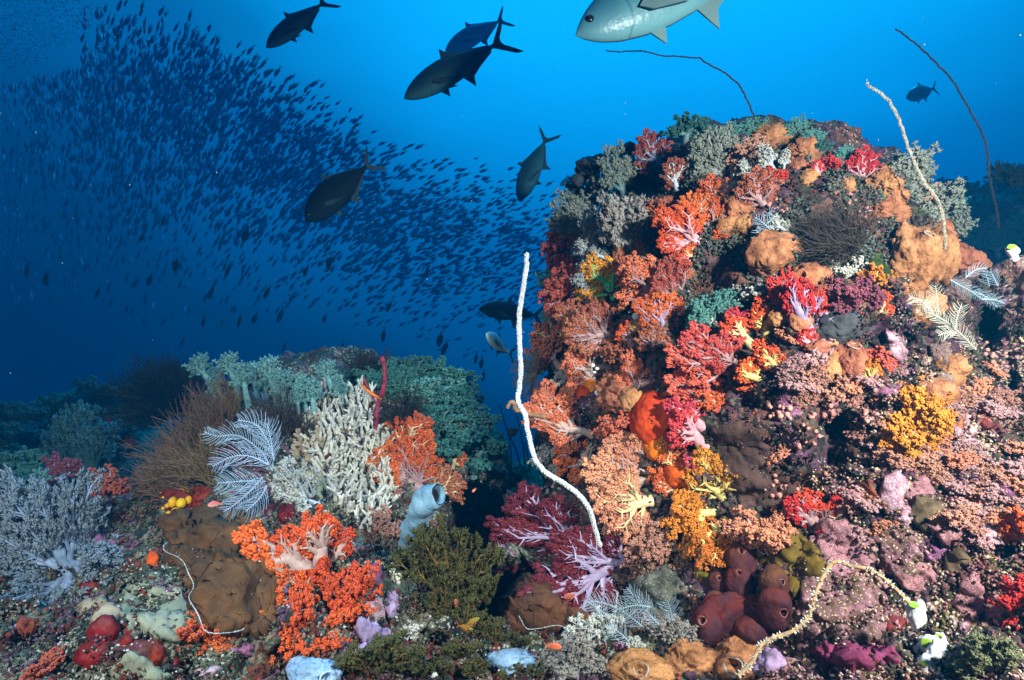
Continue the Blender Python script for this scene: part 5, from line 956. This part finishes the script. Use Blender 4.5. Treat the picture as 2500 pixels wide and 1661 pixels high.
CUP = mat('pink_cups', (.62, .27, .22), .6, .15, 60, .2, 90); CM = mat('red_mouths', (.42, .08, .05), .6, .1, 60, 0); CUG = mat('grey_cups', (.38, .28, .27), .6, .15, 60, .2); CMG = mat('grey_mouths', (.10, .05, .05), .6, .1, 60, 0)
for i, (x, y, r_, n, L_, s) in enumerate([(1795, 955, 34, 16, .022, 'left of the violet crust'), (1905, 945, 30, 9, .026, 'above the violet crust, with one tall tube'), (1985, 955, 30, 12, .02, 'left of the amber coral'), (1860, 1000, 34, 14, .018, 'on the violet crust'),
        (1925, 1085 - 20, 26, 8, .018, 'in the dark hollow'), (1800, 1120, 34, 12, .030, 'standing out over the dark brown crust'), (1995, 1010, 24, 8, .018, 'below the yellow knobs'), (1900, 560, 28, 12, .018, 'under the dark wiry bush'),
        (1960, 470, 40, 20, .016, 'below the largest red coral'), (1935, 425, 20, 8, .016, 'left of the largest red coral'), (1790, 480, 30, 9, .016, 'among the tan knobs of the upper slope'), (2300, 810, 40, 22, .022, 'in the big group near the right edge'), (2310, 870, 30, 10, .02, 'below the big group near the right edge'), (1880, 1245 - 340, 18, 6, .018, 'near the tan cone sponge')]):
    cups('cluster of pink cup corals with red mouths ' + s, x, y, r_, n, CUP, CM, seed=i, L=L_, r=.0062 if L_ > .019 else .0054, group='pink cup coral clusters')
for i, (x, y, r_, n, s) in enumerate([(1440, 985, 26, 18, 'between the long whitish stalk and the compact salmon coral'), (1265, 1130, 30, 16, 'above the maroon tree coral'), (1300, 1090, 24, 10, 'behind the lower bend of the white whip'), (1560, 1200, 16, 8, 'left of the golden fluffy coral'), (1250, 1165, 20, 8, 'at the tip of the maroon tree coral')]):
    cups('cluster of greyish pink cups ' + s, x, y, r_, n, CUG, CMG, seed=40 + i, L=.018, r=.0055, group='greyish cup clusters')
cups('cluster of bright green yellow cups on the right slope', 2110 + 105, 855, 12, 6, mat('lime_cups', (.55, .68, .25), .5, .1, 60, .1), CMG, seed=60, L=.024, r=.0055)
GT = mat('olive_tube_coral', (.12, .085, .018), .7, .4, 22, .5, 60, col2=(.03, .045, .015)); GTM = mat('olive_polyps', (.16, .10, .025), .7, .4, 40, 0, col2=(.035, .065, .02))
def tube_coral(label, lobes): return soft(label, 'spike', 'olivine', 'olivine', lobes, name='tube_coral', cat='tube coral', lean=.45)
tube_coral('dark olive tube coral with bumpy upright branches in front of the black cave', [(1045, 1400, 985, 1245, .55), (1045, 1400, 1030, 1215, .5), (1060, 1400, 1090, 1270, .55), (1040, 1380, 930, 1290, .6), (1060, 1420, 1110, 1350, .5), (1040, 1460, 1010, 1360, .6), (1060, 1400, 1140, 1290, .5), (1050, 1430, 1070, 1320, .7), (1000, 1470, 960, 1400, .8), (1080, 1470, 1090, 1390, .8)])
tube_coral('olive brown tube coral carpet along the bottom left of the centre', [(850, 1560, 830, 1490, 1.1), (900, 1568, 905, 1500, 1.1), (950, 1568, 960, 1515, 1.1), (900, 1530, 880, 1470, 1.0), (1010, 1568, 1010, 1530, 1.2), (870, 1568, 855, 1530, 1.2), (930, 1568, 935, 1530, 1.2)])
tube_coral('olive brown tube coral carpet around the blue sponge crust', [(1110, 1480, 1100, 1430, 1.1), (1150, 1490, 1150, 1445, 1.1), (1200, 1500, 1200, 1465, 1.1), (1180, 1568, 1170, 1540, 1.4), (1240, 1568, 1225, 1540, 1.4), (1060, 1530, 1060, 1480, 1.1), (1100, 1568, 1090, 1530, 1.2)])
# ------------------------------------------------------------------ fish
def fish_mesh(nx=26, nr=14, h=1.0, fat=.42, bend=0.0, prof=None, fins='jack', fork=.03):
    """fish along +X (snout 0, tail tip 1), Z up; body and fins in one mesh (slot 0 body, slot 1 fins)"""
    P = prof or [(0, .006), (.03, .045), (.08, .085), (.15, .122), (.25, .150), (.36, .160), (.48, .148), (.58, .118), (.67, .078), (.75, .042), (.80, .026), (.84, .022)]
    t = np.array([p[0] for p in P]); hh = np.array([p[1] for p in P]) * h; tt = .84 * (np.linspace(0, 1, nx) ** 1.15); H = np.interp(tt, t, hh); m = MB(); V = []
    for i in range(nx):
        for k in range(nr):
            a = 2 * math.pi * k / nr; z = math.sin(a) * H[i] * (1.0 if math.sin(a) > 0 else .95); y = math.cos(a) * H[i] * fat * (1.15 - .5 * tt[i]) ; V.append((tt[i], y, z + .012 * math.sin(tt[i] * 3.5)))
    Q = [[i * nr + k, i * nr + (k + 1) % nr, (i + 1) * nr + (k + 1) % nr, (i + 1) * nr + k] for i in range(nx - 1) for k in range(nr)]
    m.add(V, Q); V = [(-.004, 0, 0)] + V[:nr]; m.add(V, [[0, 1 + (k + 1) % nr, 1 + k] for k in range(nr)])
    def fin(poly, th=.004, y0=0, slope=0):
        n = len(poly); A = [(x, y0 + th + slope * abs(z - poly[0][1]), z) for x, z in poly]; B = [(x, y0 - th + slope * abs(z - poly[0][1]), z) for x, z in poly]
        tri = [[0, i, i + 1] for i in range(1, n - 1)]; m.add(A + B, [[a, b, c] for a, b, c in tri] + [[n + a, n + c, n + b] for a, b, c in tri], 1)
        m.add(A + B, [[i, (i + 1) % n, n + (i + 1) % n, n + i] for i in range(n)], 1)
    f = fork
    fin([(.80, .0), (.83, .022), (.88, .06 + f * .2), (.94, .115 + f * .35), (1.0, .15 + f * .5), (.95, .08 + f * .2), (.895, .03), (.885, .0)]); fin([(.80, 0), (.885, 0), (.895, -.03), (.95, -.09 - f * .2), (1.0, -.15 - f * .5), (.95, -.135 - f * .35), (.88, -.07 - f * .2), (.83, -.022)])
    if fins == 'jack':
        fin([(.40, .13 * h), (.44, .15 * h + .085), (.475, .15 * h + .03), (.56, .125 * h + .015), (.68, .075 * h + .012), (.78, .03), (.78, .015), (.6, .08 * h)])
        fin([(.48, -.12 * h), (.53, -.14 * h - .085), (.56, -.12 * h - .03), (.64, -.095 * h - .01), (.72, -.055 * h - .01), (.78, -.03), (.78, -.015), (.6, -.08 * h)])
        fin([(.27, -.13 * h), (.31, -.15 * h - .045), (.335, -.13 * h)])
        for s in (1, -1): fin([(.24, -.02), (.27, .0), (.34, -.03), (.44, -.085), (.38, -.075), (.28, -.055)], .003, s * .065 * fat / .42, s * .35)
    else:
        fin([(.25, .10 * h), (.32, .15 * h + .05), (.5, .13 * h + .04), (.7, .06 * h + .03), (.72, .04), (.5, .08 * h)]); fin([(.5, -.10 * h), (.56, -.13 * h - .05), (.7, -.05 * h - .03), (.72, -.03)]); fin([(.28, -.12 * h), (.36, -.15 * h - .06), (.36, -.13 * h)])
        for s in (1, -1): fin([(.22, -.01), (.27, .01), (.36, -.04), (.28, -.05)], .003, s * .06, s * .35)
    me = m.mesh('fish_body')
    if bend:
        co = np.empty(len(me.vertices) * 3, np.float32); me.vertices.foreach_get('co', co); co = co.reshape(-1, 3); co[:, 1] += bend * np.sin(co[:, 0] * 3.0 - .6); me.vertices.foreach_set('co', co.ravel()); me.update()
    return me
def fish_mat(name, back, belly, rough=.45, spec=.4, z0=-.06, z1=.05, metal=0.0):
    m = bpy.data.materials.new(name); m.use_nodes = True; n = m.node_tree.nodes; l = m.node_tree.links.new; b = n['Principled BSDF']; b.inputs['Roughness'].default_value = rough; b.inputs['Specular IOR Level'].default_value = spec; b.inputs['Metallic'].default_value = metal
    tc = n.new('ShaderNodeTexCoord'); s = n.new('ShaderNodeSeparateXYZ'); l(tc.outputs['Object'], s.inputs[0]); nz_ = n.new('ShaderNodeTexNoise'); nz_.inputs['Scale'].default_value = 9; nz_.inputs['Detail'].default_value = 3; l(tc.outputs['Object'], nz_.inputs['Vector'])
    ad = n.new('ShaderNodeMath'); ad.operation = 'MULTIPLY_ADD'; ad.inputs[1].default_value = .08; l(nz_.outputs['Fac'], ad.inputs[0]); l(s.outputs['Z'], ad.inputs[2])
    r = n.new('ShaderNodeMapRange'); r.inputs['From Min'].default_value = z0 + .04; r.inputs['From Max'].default_value = z1 + .04; l(ad.outputs[0], r.inputs['Value'])
    mx = n.new('ShaderNodeMix'); mx.data_type = 'RGBA'; mx.inputs['A'].default_value = (*belly, 1); mx.inputs['B'].default_value = (*back, 1); l(r.outputs[0], mx.inputs['Factor']); 
    g2 = n.new('ShaderNodeMath'); g2.operation = 'MULTIPLY'; l(s.outputs['Z'], g2.inputs[0]); l(s.outputs['Z'], g2.inputs[1]); g3 = n.new('ShaderNodeMath'); g3.operation = 'MULTIPLY_ADD'; g3.inputs[1].default_value = 4.0; l(g2.outputs[0], g3.inputs[0]); l(s.outputs['X'], g3.inputs[2])
    g4 = n.new('ShaderNodeMath'); g4.operation = 'COMPARE'; g4.inputs[1].default_value = .215; g4.inputs[2].default_value = .005; l(g3.outputs[0], g4.inputs[0])
    m3 = n.new('ShaderNodeMix'); m3.data_type = 'RGBA'; m3.inputs['B'].default_value = (*[q * .6 for q in back], 1); gg = n.new('ShaderNodeMath'); gg.operation = 'MULTIPLY'; gg.inputs[1].default_value = .45; l(g4.outputs[0], gg.inputs[0]); l(gg.outputs[0], m3.inputs['Factor']); l(mx.outputs['Result'], m3.inputs['A']); l(m3.outputs['Result'], b.inputs['Base Color'])
    sc_ = n.new('ShaderNodeTexVoronoi'); sc_.inputs['Scale'].default_value = 70; l(tc.outputs['Object'], sc_.inputs['Vector']); bp = n.new('ShaderNodeBump'); bp.inputs['Strength'].default_value = .25; bp.inputs['Distance'].default_value = .003; l(sc_.outputs['Distance'], bp.inputs['Height']); l(bp.outputs[0], b.inputs['Normal']); return m
FINM = mat('dark_fins', (.03, .08, .11), .6, .2, 30, 0)
def add_fish(label, head, tail, yh, yt, me, mb_, mf, up=(0, 0, 1), flip=False, group=None, name='trevally', cat='fish', eye=True, roll=0.0, sc=None):
    a = at(*head, yh); b = at(*tail, yt); x = (b - a); Ln = x.length; x.normalize(); u = Vector(up); y = u.cross(x).normalized(); z = x.cross(y)
    if flip: y = -y; z = -z
    M = Matrix(((x[0], y[0], z[0]), (x[1], y[1], z[1]), (x[2], y[2], z[2]))) @ Matrix.Rotation(roll, 3, 'X')
    o = bpy.data.objects.new(name, me); COL.objects.link(o)
    if len(me.materials) == 0: me.materials.append(mb_); me.materials.append(mf)
    for i, mm in enumerate((mb_, mf)): o.material_slots[i].link = 'OBJECT'; o.material_slots[i].material = mm
    o.matrix_world = Matrix.Translation(a) @ M.to_4x4() @ Matrix.Scale(Ln, 4); tag(o, label, cat, group)
    if eye:
        for s in (1, -1):
            e = MB(); V = ICO2[0] * np.array([.014, .006, .014]) + np.array([.065, s * .030, .025]); e.add(V, ICO2[1]); eo = e.build('eye', EYE, o)
    return o
EYE = mat('fish_eye', (.02, .02, .02), .2, .1, 30, 0, spec=.7)
J1 = fish_mesh(h=.82, fork=.0); J2 = fish_mesh(h=.70, bend=.03, fork=.0); J3 = fish_mesh(h=1.1, bend=-.02); J4 = fish_mesh(h=.8, bend=.09); J5 = fish_mesh(h=1.05, fork=.0)
DK = fish_mat('dark_trevally', (.012, .06, .09), (.04, .17, .19), .6, .2); MD = fish_mat('haze_tinted_trevally', (.12, .40, .58), (.16, .46, .62)); SV = fish_mat('silver_trevally', (.05, .26, .38), (.24, .58, .64), .35, .6, -.10, .07); PL = fish_mat('pale_trevally', (.30, .55, .66), (.55, .80, .86), .35, .6)  # MD: blue-grey of the far fish is water haze painted into their colour
BK = fish_mat('black_trevally', (.005, .016, .026), (.008, .024, .032), .7, .1)
add_fish('dark trevally diving at the top left with its tail at the upper edge', (614, 112), (765, -12), 3.4, 3.5, J2, DK, FINM)
add_fish('faint blue trevally behind the long dark one near the top', (1026, 122), (1174, 36), 9.5, 9.7, J1, MD, FINM)
add_fish('long dark trevally with forked tail near the top centre', (932, 230), (1183, 76), 3.0, 3.1, J2, DK, FINM)
add_fish('big silvery green trevally entering from the top edge', (1328, 82), (1840, -150), 2.0, 2.1, J1, SV, fish_mat('silver_fins', (.10, .2, .22), (.2, .35, .35)))
add_fish('dark trevally heading straight down left of the mound', (1196, 464), (1268, 300), 3.8, 3.9, J1, DK, FINM, up=(-1, 0, .3))
add_fish('nearly black deep bodied trevally in front of the school', (704, 510), (870, 362), 2.7, 2.8, J5, BK, FINM)
add_fish('faint pale trevally in open water between the two right whips', (2090, 226), (2160, 202), 9.5, 9.7, J3, PL, FINM)
add_fish('dark trevally passing behind the upper white whip', (1102, 712), (1260, 730), 3.3, 3.6, J2, BK, FINM)
add_fish('curved pale silver blue trevally beside the white whip', (1114, 770), (1196, 820), 2.7, 2.9, J4, PL, FINM)
add_fish('small hazy fish left of the grey bushy coral on the skyline', (1290, 428), (1340, 400), 7.5, 7.6, J1, MD, FINM)
add_fish('tiny hazy fish above the dark bush of the summit', (1708, 296), (1712, 270), 8.0, 8.0, J3, MD, FINM, up=(1, 0, 0))
far = [(640, 745, 655, 705), (548, 755, 556, 722), (582, 748, 594, 718), (466, 755, 474, 725), (652, 810, 660, 785), (745, 745, 752, 722), (882, 790, 886, 752), (788, 815, 792, 785), (1010, 800, 1020, 760), (1018, 820, 1035, 780), (372, 520, 384, 488), (340, 660, 352, 628), (480, 690, 495, 655), (220, 690, 230, 655), (400, 625, 412, 590),
       (608, 690, 625, 655), (700, 640, 712, 605), (755, 620, 765, 585), (890, 720, 905, 690), (1095, 840, 1100, 808), (1108, 850, 1112, 820), (980, 640, 990, 610), (320, 560, 335, 530), (105, 660, 108, 620), (60, 640, 66, 600), (415, 800, 425, 775), (1170, 705, 1180, 680), (1112, 880, 1116, 850), (520, 640, 532, 600), (560, 560, 575, 520)]
rng = np.random.default_rng(3)
for i, (a, b, c, d) in enumerate(far):
    add_fish('distant dark trevally hunting head down beneath the school', (a, b), (c, d), 6.2, 6.2, (J1, J2, J3)[i % 3], BK, FINM, up=(-1, 0, .3), group='distant trevallies below the school', eye=False)
# reef fish
SM = fish_mesh(18, 10, 1.35, .42, fins='reef', fork=.05); SMD = fish_mesh(18, 10, 1.9, .35, fins='reef', fork=.02)
OR = fish_mat('orange_fish', (.75, .14, .05), (.80, .26, .14)); ORF = mat('orange_fins', (.75, .16, .05), .6, .1, 30, 0)
add_fish('small orange fish hovering at the bottom centre', (1295, 1492), (1254, 1490), 1.15, 1.16, SM, OR, ORF, name='reef_fish', flip=False)
add_fish('orange fish with shadow darkened into its colour under the maroon tree coral', (1298, 1378), (1330, 1372), 1.35, 1.36, SM, fish_mat('shaded_orange_fish', (.30, .06, .03), (.35, .10, .06)), ORF, name='reef_fish')  # orange fish colour, darkened to paint in the shadow around it
add_fish('pinkish fish resting on the upper edge of the brown plate', (478, 1165), (515, 1160), 1.38, 1.4, SM, fish_mat('pink_fish', (.55, .12, .14), (.70, .40, .38)), ORF, name='reef_fish')
add_fish('small black oval fish in the gap behind the white whip', (1168, 1002), (1202, 988), 2.4, 2.42, SMD, BK, FINM, name='reef_fish')
YB = fish_mat('yellow_blue_fish', (.30, .24, .02), (.14, .30, .60), z0=-.08, z1=-.04)
add_fish('yellow fish with blue belly swimming before the olive tube coral, upper of two', (1105, 1425), (1068, 1445), 1.2, 1.22, J2, YB, ORF, name='reef_fish')
add_fish('yellow fish with blue belly swimming before the olive tube coral, lower of two', (1090, 1452), (1052, 1440), 1.22, 1.24, J2, YB, ORF, name='reef_fish')
add_fish('tiny reddish fish hanging over the olive tube coral', (1050, 1380), (1052, 1400), 1.2, 1.2, SM, fish_mat('reddish_fish', (.30, .07, .05), (.40, .14, .10)), ORF, name='reef_fish', up=(1, 0, 0))
add_fish('tiny orange fish in the dark gap left of the white whip', (1088, 1135), (1098, 1125), 1.7, 1.7, SM, OR, ORF, name='reef_fish')
# ------------------------------------------------------------------ the school
SF = fish_mesh(9, 6, .78, .45, fins='none_', fork=.0); SFM = fish_mat('school_fish', (.08, .22, .36), (.12, .28, .40))
rng = np.random.default_rng(11)
TOP = [(-50, -40), (190, -40), (205, 10), (300, -10), (350, 15), (440, 30), (500, 60), (560, 75), (610, 110), (690, 165), (770, 200), (830, 250), (880, 300), (960, 335), (1050, 350), (1190, 380), (1300, 440), (1300, 520)]
BOT = [(1300, 800), (1150, 840), (1000, 800), (850, 760), (700, 720), (560, 740), (400, 760), (250, 730), (100, 700), (-50, 690)]
REG = TOP + BOT; RX = np.array([p[0] for p in TOP]); RY = np.array([p[1] for p in TOP])
cand = []; tries = 0
while len(cand) < 6600 and tries < 600000:
    tries += 1; x = rng.uniform(-50, 1300); y = rng.uniform(-40, 860)
    if not inside(REG, np.array([x]), np.array([y]))[0]: continue
    top = np.interp(x, RX[1:], RY[1:]); dt = y - top
    if x < 190 and y < 160 + (190 - x) * .2: continue
    core = math.exp(-((dt - 190 - max(0, x - 600) * .05) / 210.0) ** 2); w = .16 + .84 * core
    if x < 180: w *= .45 + .55 * max(0, x) / 180
    w *= min(1.0, .07 + (dt / 170.0) ** 1.3) if dt < 170 else 1
    if y > 560: w *= max(.10, 1 - (y - 560) / 240) * .8
    if noise.noise(Vector((x * .012, y * .012, 3))) < -.25: w *= .45
    if rng.uniform() > w: continue
    ang = np.interp(x, [0, 200, 450, 700, 900, 1100, 1300], [97, 84, 66, 46, 33, 22, 30]) + rng.normal(0, 8); Ls = np.interp(x, [0, 300, 700, 1000, 1300], [34, 40, 36, 31, 27]) * rng.uniform(.38, .76) * (1.0 + .25 * math.exp(-dt / 60))
    dpt = rng.uniform(9.5, 13.8); cand.append((x, y, ang, Ls, dpt, rng.normal(0, .45)))
cand.sort(key=lambda c: -c[3])
def school_M(c):
    x, y, ang, Ls, dpt, yaw = c; ca, sa = math.cos(R(ang)), math.sin(R(ang)); h = Vector(at(x - ca * Ls / 2, y + sa * Ls / 2, dpt)); t = Vector(at(x + ca * Ls / 2, y - sa * Ls / 2, dpt + yaw * Ls / K / F * dpt))
    X = t - h; Ln = X.length; X.normalize(); Y = Vector((-.3, 0, 1)).cross(X).normalized(); Z = X.cross(Y); return h, np.array(((X[0], Y[0], Z[0]), (X[1], Y[1], Z[1]), (X[2], Y[2], Z[2]))), Ln
SF.materials.append(SFM); SF.materials.append(SFM)
shown = [c for c in cand if 10 < c[0] < 1230 and 10 < c[1] < 800][:300]; ss = set(map(id, shown)); rest = [c for c in cand if id(c) not in ss]
for c in shown:
    h, A, Ln = school_M(c); o = bpy.data.objects.new('schooling_fish', SF); COL.objects.link(o)
    o.matrix_world = Matrix.Translation(h) @ Matrix(A.tolist()).to_4x4() @ Matrix.Scale(Ln, 4); tag(o, 'slim dark fish of the dense school in the blue water at the left', 'fish', 'school of slim dark fish')
co = np.empty(len(SF.vertices) * 3, np.float32); SF.vertices.foreach_get('co', co); co = co.reshape(-1, 3).astype(float)
f3 = np.array([list(p.vertices) for p in SF.polygons if len(p.vertices) == 3]); f4 = np.array([list(p.vertices) for p in SF.polygons if len(p.vertices) == 4])
Ms = [school_M(c) for c in rest]; sm = MB(); pos = np.array([m[0][:] for m in Ms]); fr = np.array([m[1] for m in Ms]); ln = np.array([m[2] for m in Ms])
sm.stamp(co, f4, pos, fr, ln); sm.stamp(co, f3, pos, fr, ln); tag(sm.build('fish_school', SFM), 'countless further fish filling the school behind and between the nearest ones', 'fish school', kind='stuff')
# ------------------------------------------------------------------ small growth nobody could count
rng = np.random.default_rng(99)
def carpet(name, label, cat, poly, n, material, size, shape='knob', seed=0, clump=1, aspect=1.0, kind='stuff', spread=6, outward=.5):
    rng = np.random.default_rng(seed); P = np.array(poly, float); x0, y0 = P.min(0); x1, y1 = P.max(0); pos = []; dr = []; sc = []
    T = ICO1 if shape != 'leaf' else OCT
    k = 0; tries = 0
    while k < n and tries < n * 20:
        tries += 1; x, y = rng.uniform(x0, x1), rng.uniform(y0, y1)
        if not inside(poly, np.array([x]), np.array([y]))[0]: continue
        if noise.noise(Vector((x * .013 + seed, y * .013, seed))) < -.02: continue
        p, nr = hit(x, y)
        if p is None: continue
        k += 1; p = np.array(p[:]); nr = np.array(nr[:]); v = -unit(p)
        for c in range(clump):
            d = unit(nr + v * outward + rng.normal(0, .7, 3)); s = size * rng.uniform(.45, 1.5) ; o = rng.normal(0, 1, 3) * size * spread * .35 if clump > 1 else np.zeros(3)
            o -= nr * min(0, o @ nr) * 1.0; pos.append(p + o + d * s * .5 * (aspect)); dr.append(d); sc.append((s, s, s * aspect))
    m = MB(); m.stamp(T[0], T[1], pos, frames_from(dr, rng), np.array(sc)); o = m.build(name, material); return tag(o, label, cat, kind=kind)
MOUND = [(1290, 560), (1400, 420), (1500, 350), (1650, 300), (1870, 300), (2000, 370), (2150, 430), (2230, 560), (2330, 640), (2420, 700), (2420, 1640), (1350, 1640), (1250, 1100), (1240, 850)]
RIGHT = [(1900, 900), (2200, 780), (2420, 760), (2420, 1640), (1750, 1640), (1800, 1450), (1850, 1250)]
LEDGE = [(-60, 1050), (250, 1000), (450, 880), (700, 850), (1000, 870), (1120, 1050), (1180, 1250), (1400, 1500), (1400, 1640), (-60, 1640)]
UP = [(1400, 420), (1500, 350), (1870, 300), (2100, 420), (2200, 560), (2050, 640), (1600, 720), (1350, 650)]
carpet('rubble_growth', 'lumpy dark growth between the corals of the mound', 'reef growth', MOUND, 3600, M_MID, .0085, seed=1, aspect=1.0)
carpet('rubble_growth', 'fine lumpy growth between the corals of the mound', 'reef growth', MOUND, 2600, M_MID, .0034, 'leaf', seed=2, clump=7, aspect=2.0, spread=6)
carpet('crust_growth', 'lumpy pink and violet crust growth on the right slope', 'coralline crust', RIGHT, 1000, M_PINK, .0075, seed=3)
carpet('crust_growth', 'fine tufted pink growth on the right slope', 'reef growth', RIGHT, 1700, M_PINK, .0034, 'leaf', seed=4, clump=8, aspect=1.9, spread=7)
carpet('yellow_nodules', 'small yellow and cream dots scattered on the right slope', 'crust', RIGHT, 260, mat('nod_yellow', (.60, .42, .12), .7, .3, 20, 0, col2=(.60, .52, .36)), .0024, seed=5)
carpet('white_grains', 'white grains scattered on the right slope', 'crust', RIGHT, 320, mat('nod_white', (.62, .54, .54), .7, .3, 30, 0), .0022, seed=6)
carpet('red_knobs', 'small red and orange knobs scattered over the mound', 'crust', MOUND, 420, mat('nod_red', (.42, .06, .03), .7, .4, 20, 0), .0036, seed=7)
carpet('teal_turf', 'teal and grey turf tufts on the upper mound', 'turf', UP, 1500, mat('turf_teal', (.12, .15, .12), .9, .4, 30, 0), .0040, 'leaf', seed=8, clump=6, aspect=2.0)
carpet('brown_thicket', 'brownish fuzzy tufts filling the gaps of the lower mound', 'soft coral thicket', [(1420, 1180), (1560, 1220), (1700, 1180), (1700, 1280), (1560, 1320), (1440, 1300), (1380, 1230)], 420, mat('thicket3', (.26, .13, .09), .8, .3, 24, 0), .0034, 'leaf', seed=9, clump=14, aspect=1.8, spread=7)
carpet('rubble_growth', 'lumpy grey green growth on the left ledge', 'reef growth', LEDGE, 2400, M_TEAL, .0080, seed=10)
carpet('rubble_growth', 'fine tufted grey green growth on the left ledge', 'reef growth', LEDGE, 3800, M_TEAL, .0032, 'leaf', seed=11, clump=8, aspect=1.9, spread=7)
carpet('violet_grains', 'violet and white crust grains on the left ledge', 'crust', LEDGE, 1300, mat('nod_lav', (.42, .34, .42), .8, .4, 30, 0, col2=(.24, .10, .18)), .0028, seed=12)
carpet('rusty_knobs', 'rusty red knobs scattered on the left ledge', 'crust', LEDGE, 420, mat('nod_rust', (.20, .03, .02), .8, .4, 30, 0), .0055, seed=13)
# ------------------------------------------------------------------ bubbles and drifting specks
rng = np.random.default_rng(5); n = 1500; P = []
while len(P) < n:
    x = rng.uniform(-40, 215); y = rng.uniform(-30, 175)
    if x * .55 + y * .9 > 175 + rng.normal(0, 18): continue
    P.append(at(x, y, rng.uniform(4.0, 5.2))[:])
m = MB(); m.stamp(ICO1[0], ICO1[1], P, frames_from(rng.normal(0, 1, (n, 3)), rng), rng.uniform(.002, .006, n))
tag(m.build('air_bubbles', mat('bubble', (.28, .50, .62), .15, .1, 20, 0, spec=1.0)), 'cloud of rising air bubbles in the upper left corner', 'bubbles', kind='stuff')
n = 260; P = []
for _ in range(n): d = rng.uniform(1.2, 4.2); P.append(at(rng.uniform(-100, 2460), rng.uniform(-50, 1000), d)[:])
m = MB(); s = rng.uniform(.0005, .0012, n); m.stamp(ICO1[0], ICO1[1], P, frames_from(rng.normal(0, .4, (n, 3)) + np.array([0, 0, 1]), rng), np.stack([s, s, s * rng.uniform(1, 2.6, n)], 1))
tag(m.build('drifting_particles', mat('speck', (.4, .4, .36), .7, .1, 20, 0)), 'fine pale specks drifting in the water', 'particles', kind='stuff')
# ------------------------------------------------------------------ the water's haze
hm = bpy.data.materials.new('sea_water_haze'); hm.use_nodes = True; n = hm.node_tree.nodes; n.clear()
o_ = n.new('ShaderNodeOutputMaterial'); v_ = n.new('ShaderNodeVolumePrincipled')
v_.inputs['Color'].default_value = (0.0, 0.095, 0.19, 1); v_.inputs['Absorption Color'].default_value = (0.10, 0.55, 0.80, 1)
v_.inputs['Density'].default_value = 0.12; v_.inputs['Anisotropy'].default_value = 0.2
hm.node_tree.links.new(v_.outputs[0], o_.inputs['Volume'])
hb = MB(); bx = (-14, 14); by = (-3, 15); bz = (-15.0, 4.6)
V = [(x, y, z) for x in bx for y in by for z in bz]
hb.add(V, [[0, 1, 3, 2], [4, 6, 7, 5], [0, 4, 5, 1], [2, 3, 7, 6], [0, 2, 6, 4], [1, 5, 7, 3]])
tag(hb.build('haze', hm, smooth=False), 'clear blue sea water fading everything far away', 'haze', kind='stuff')
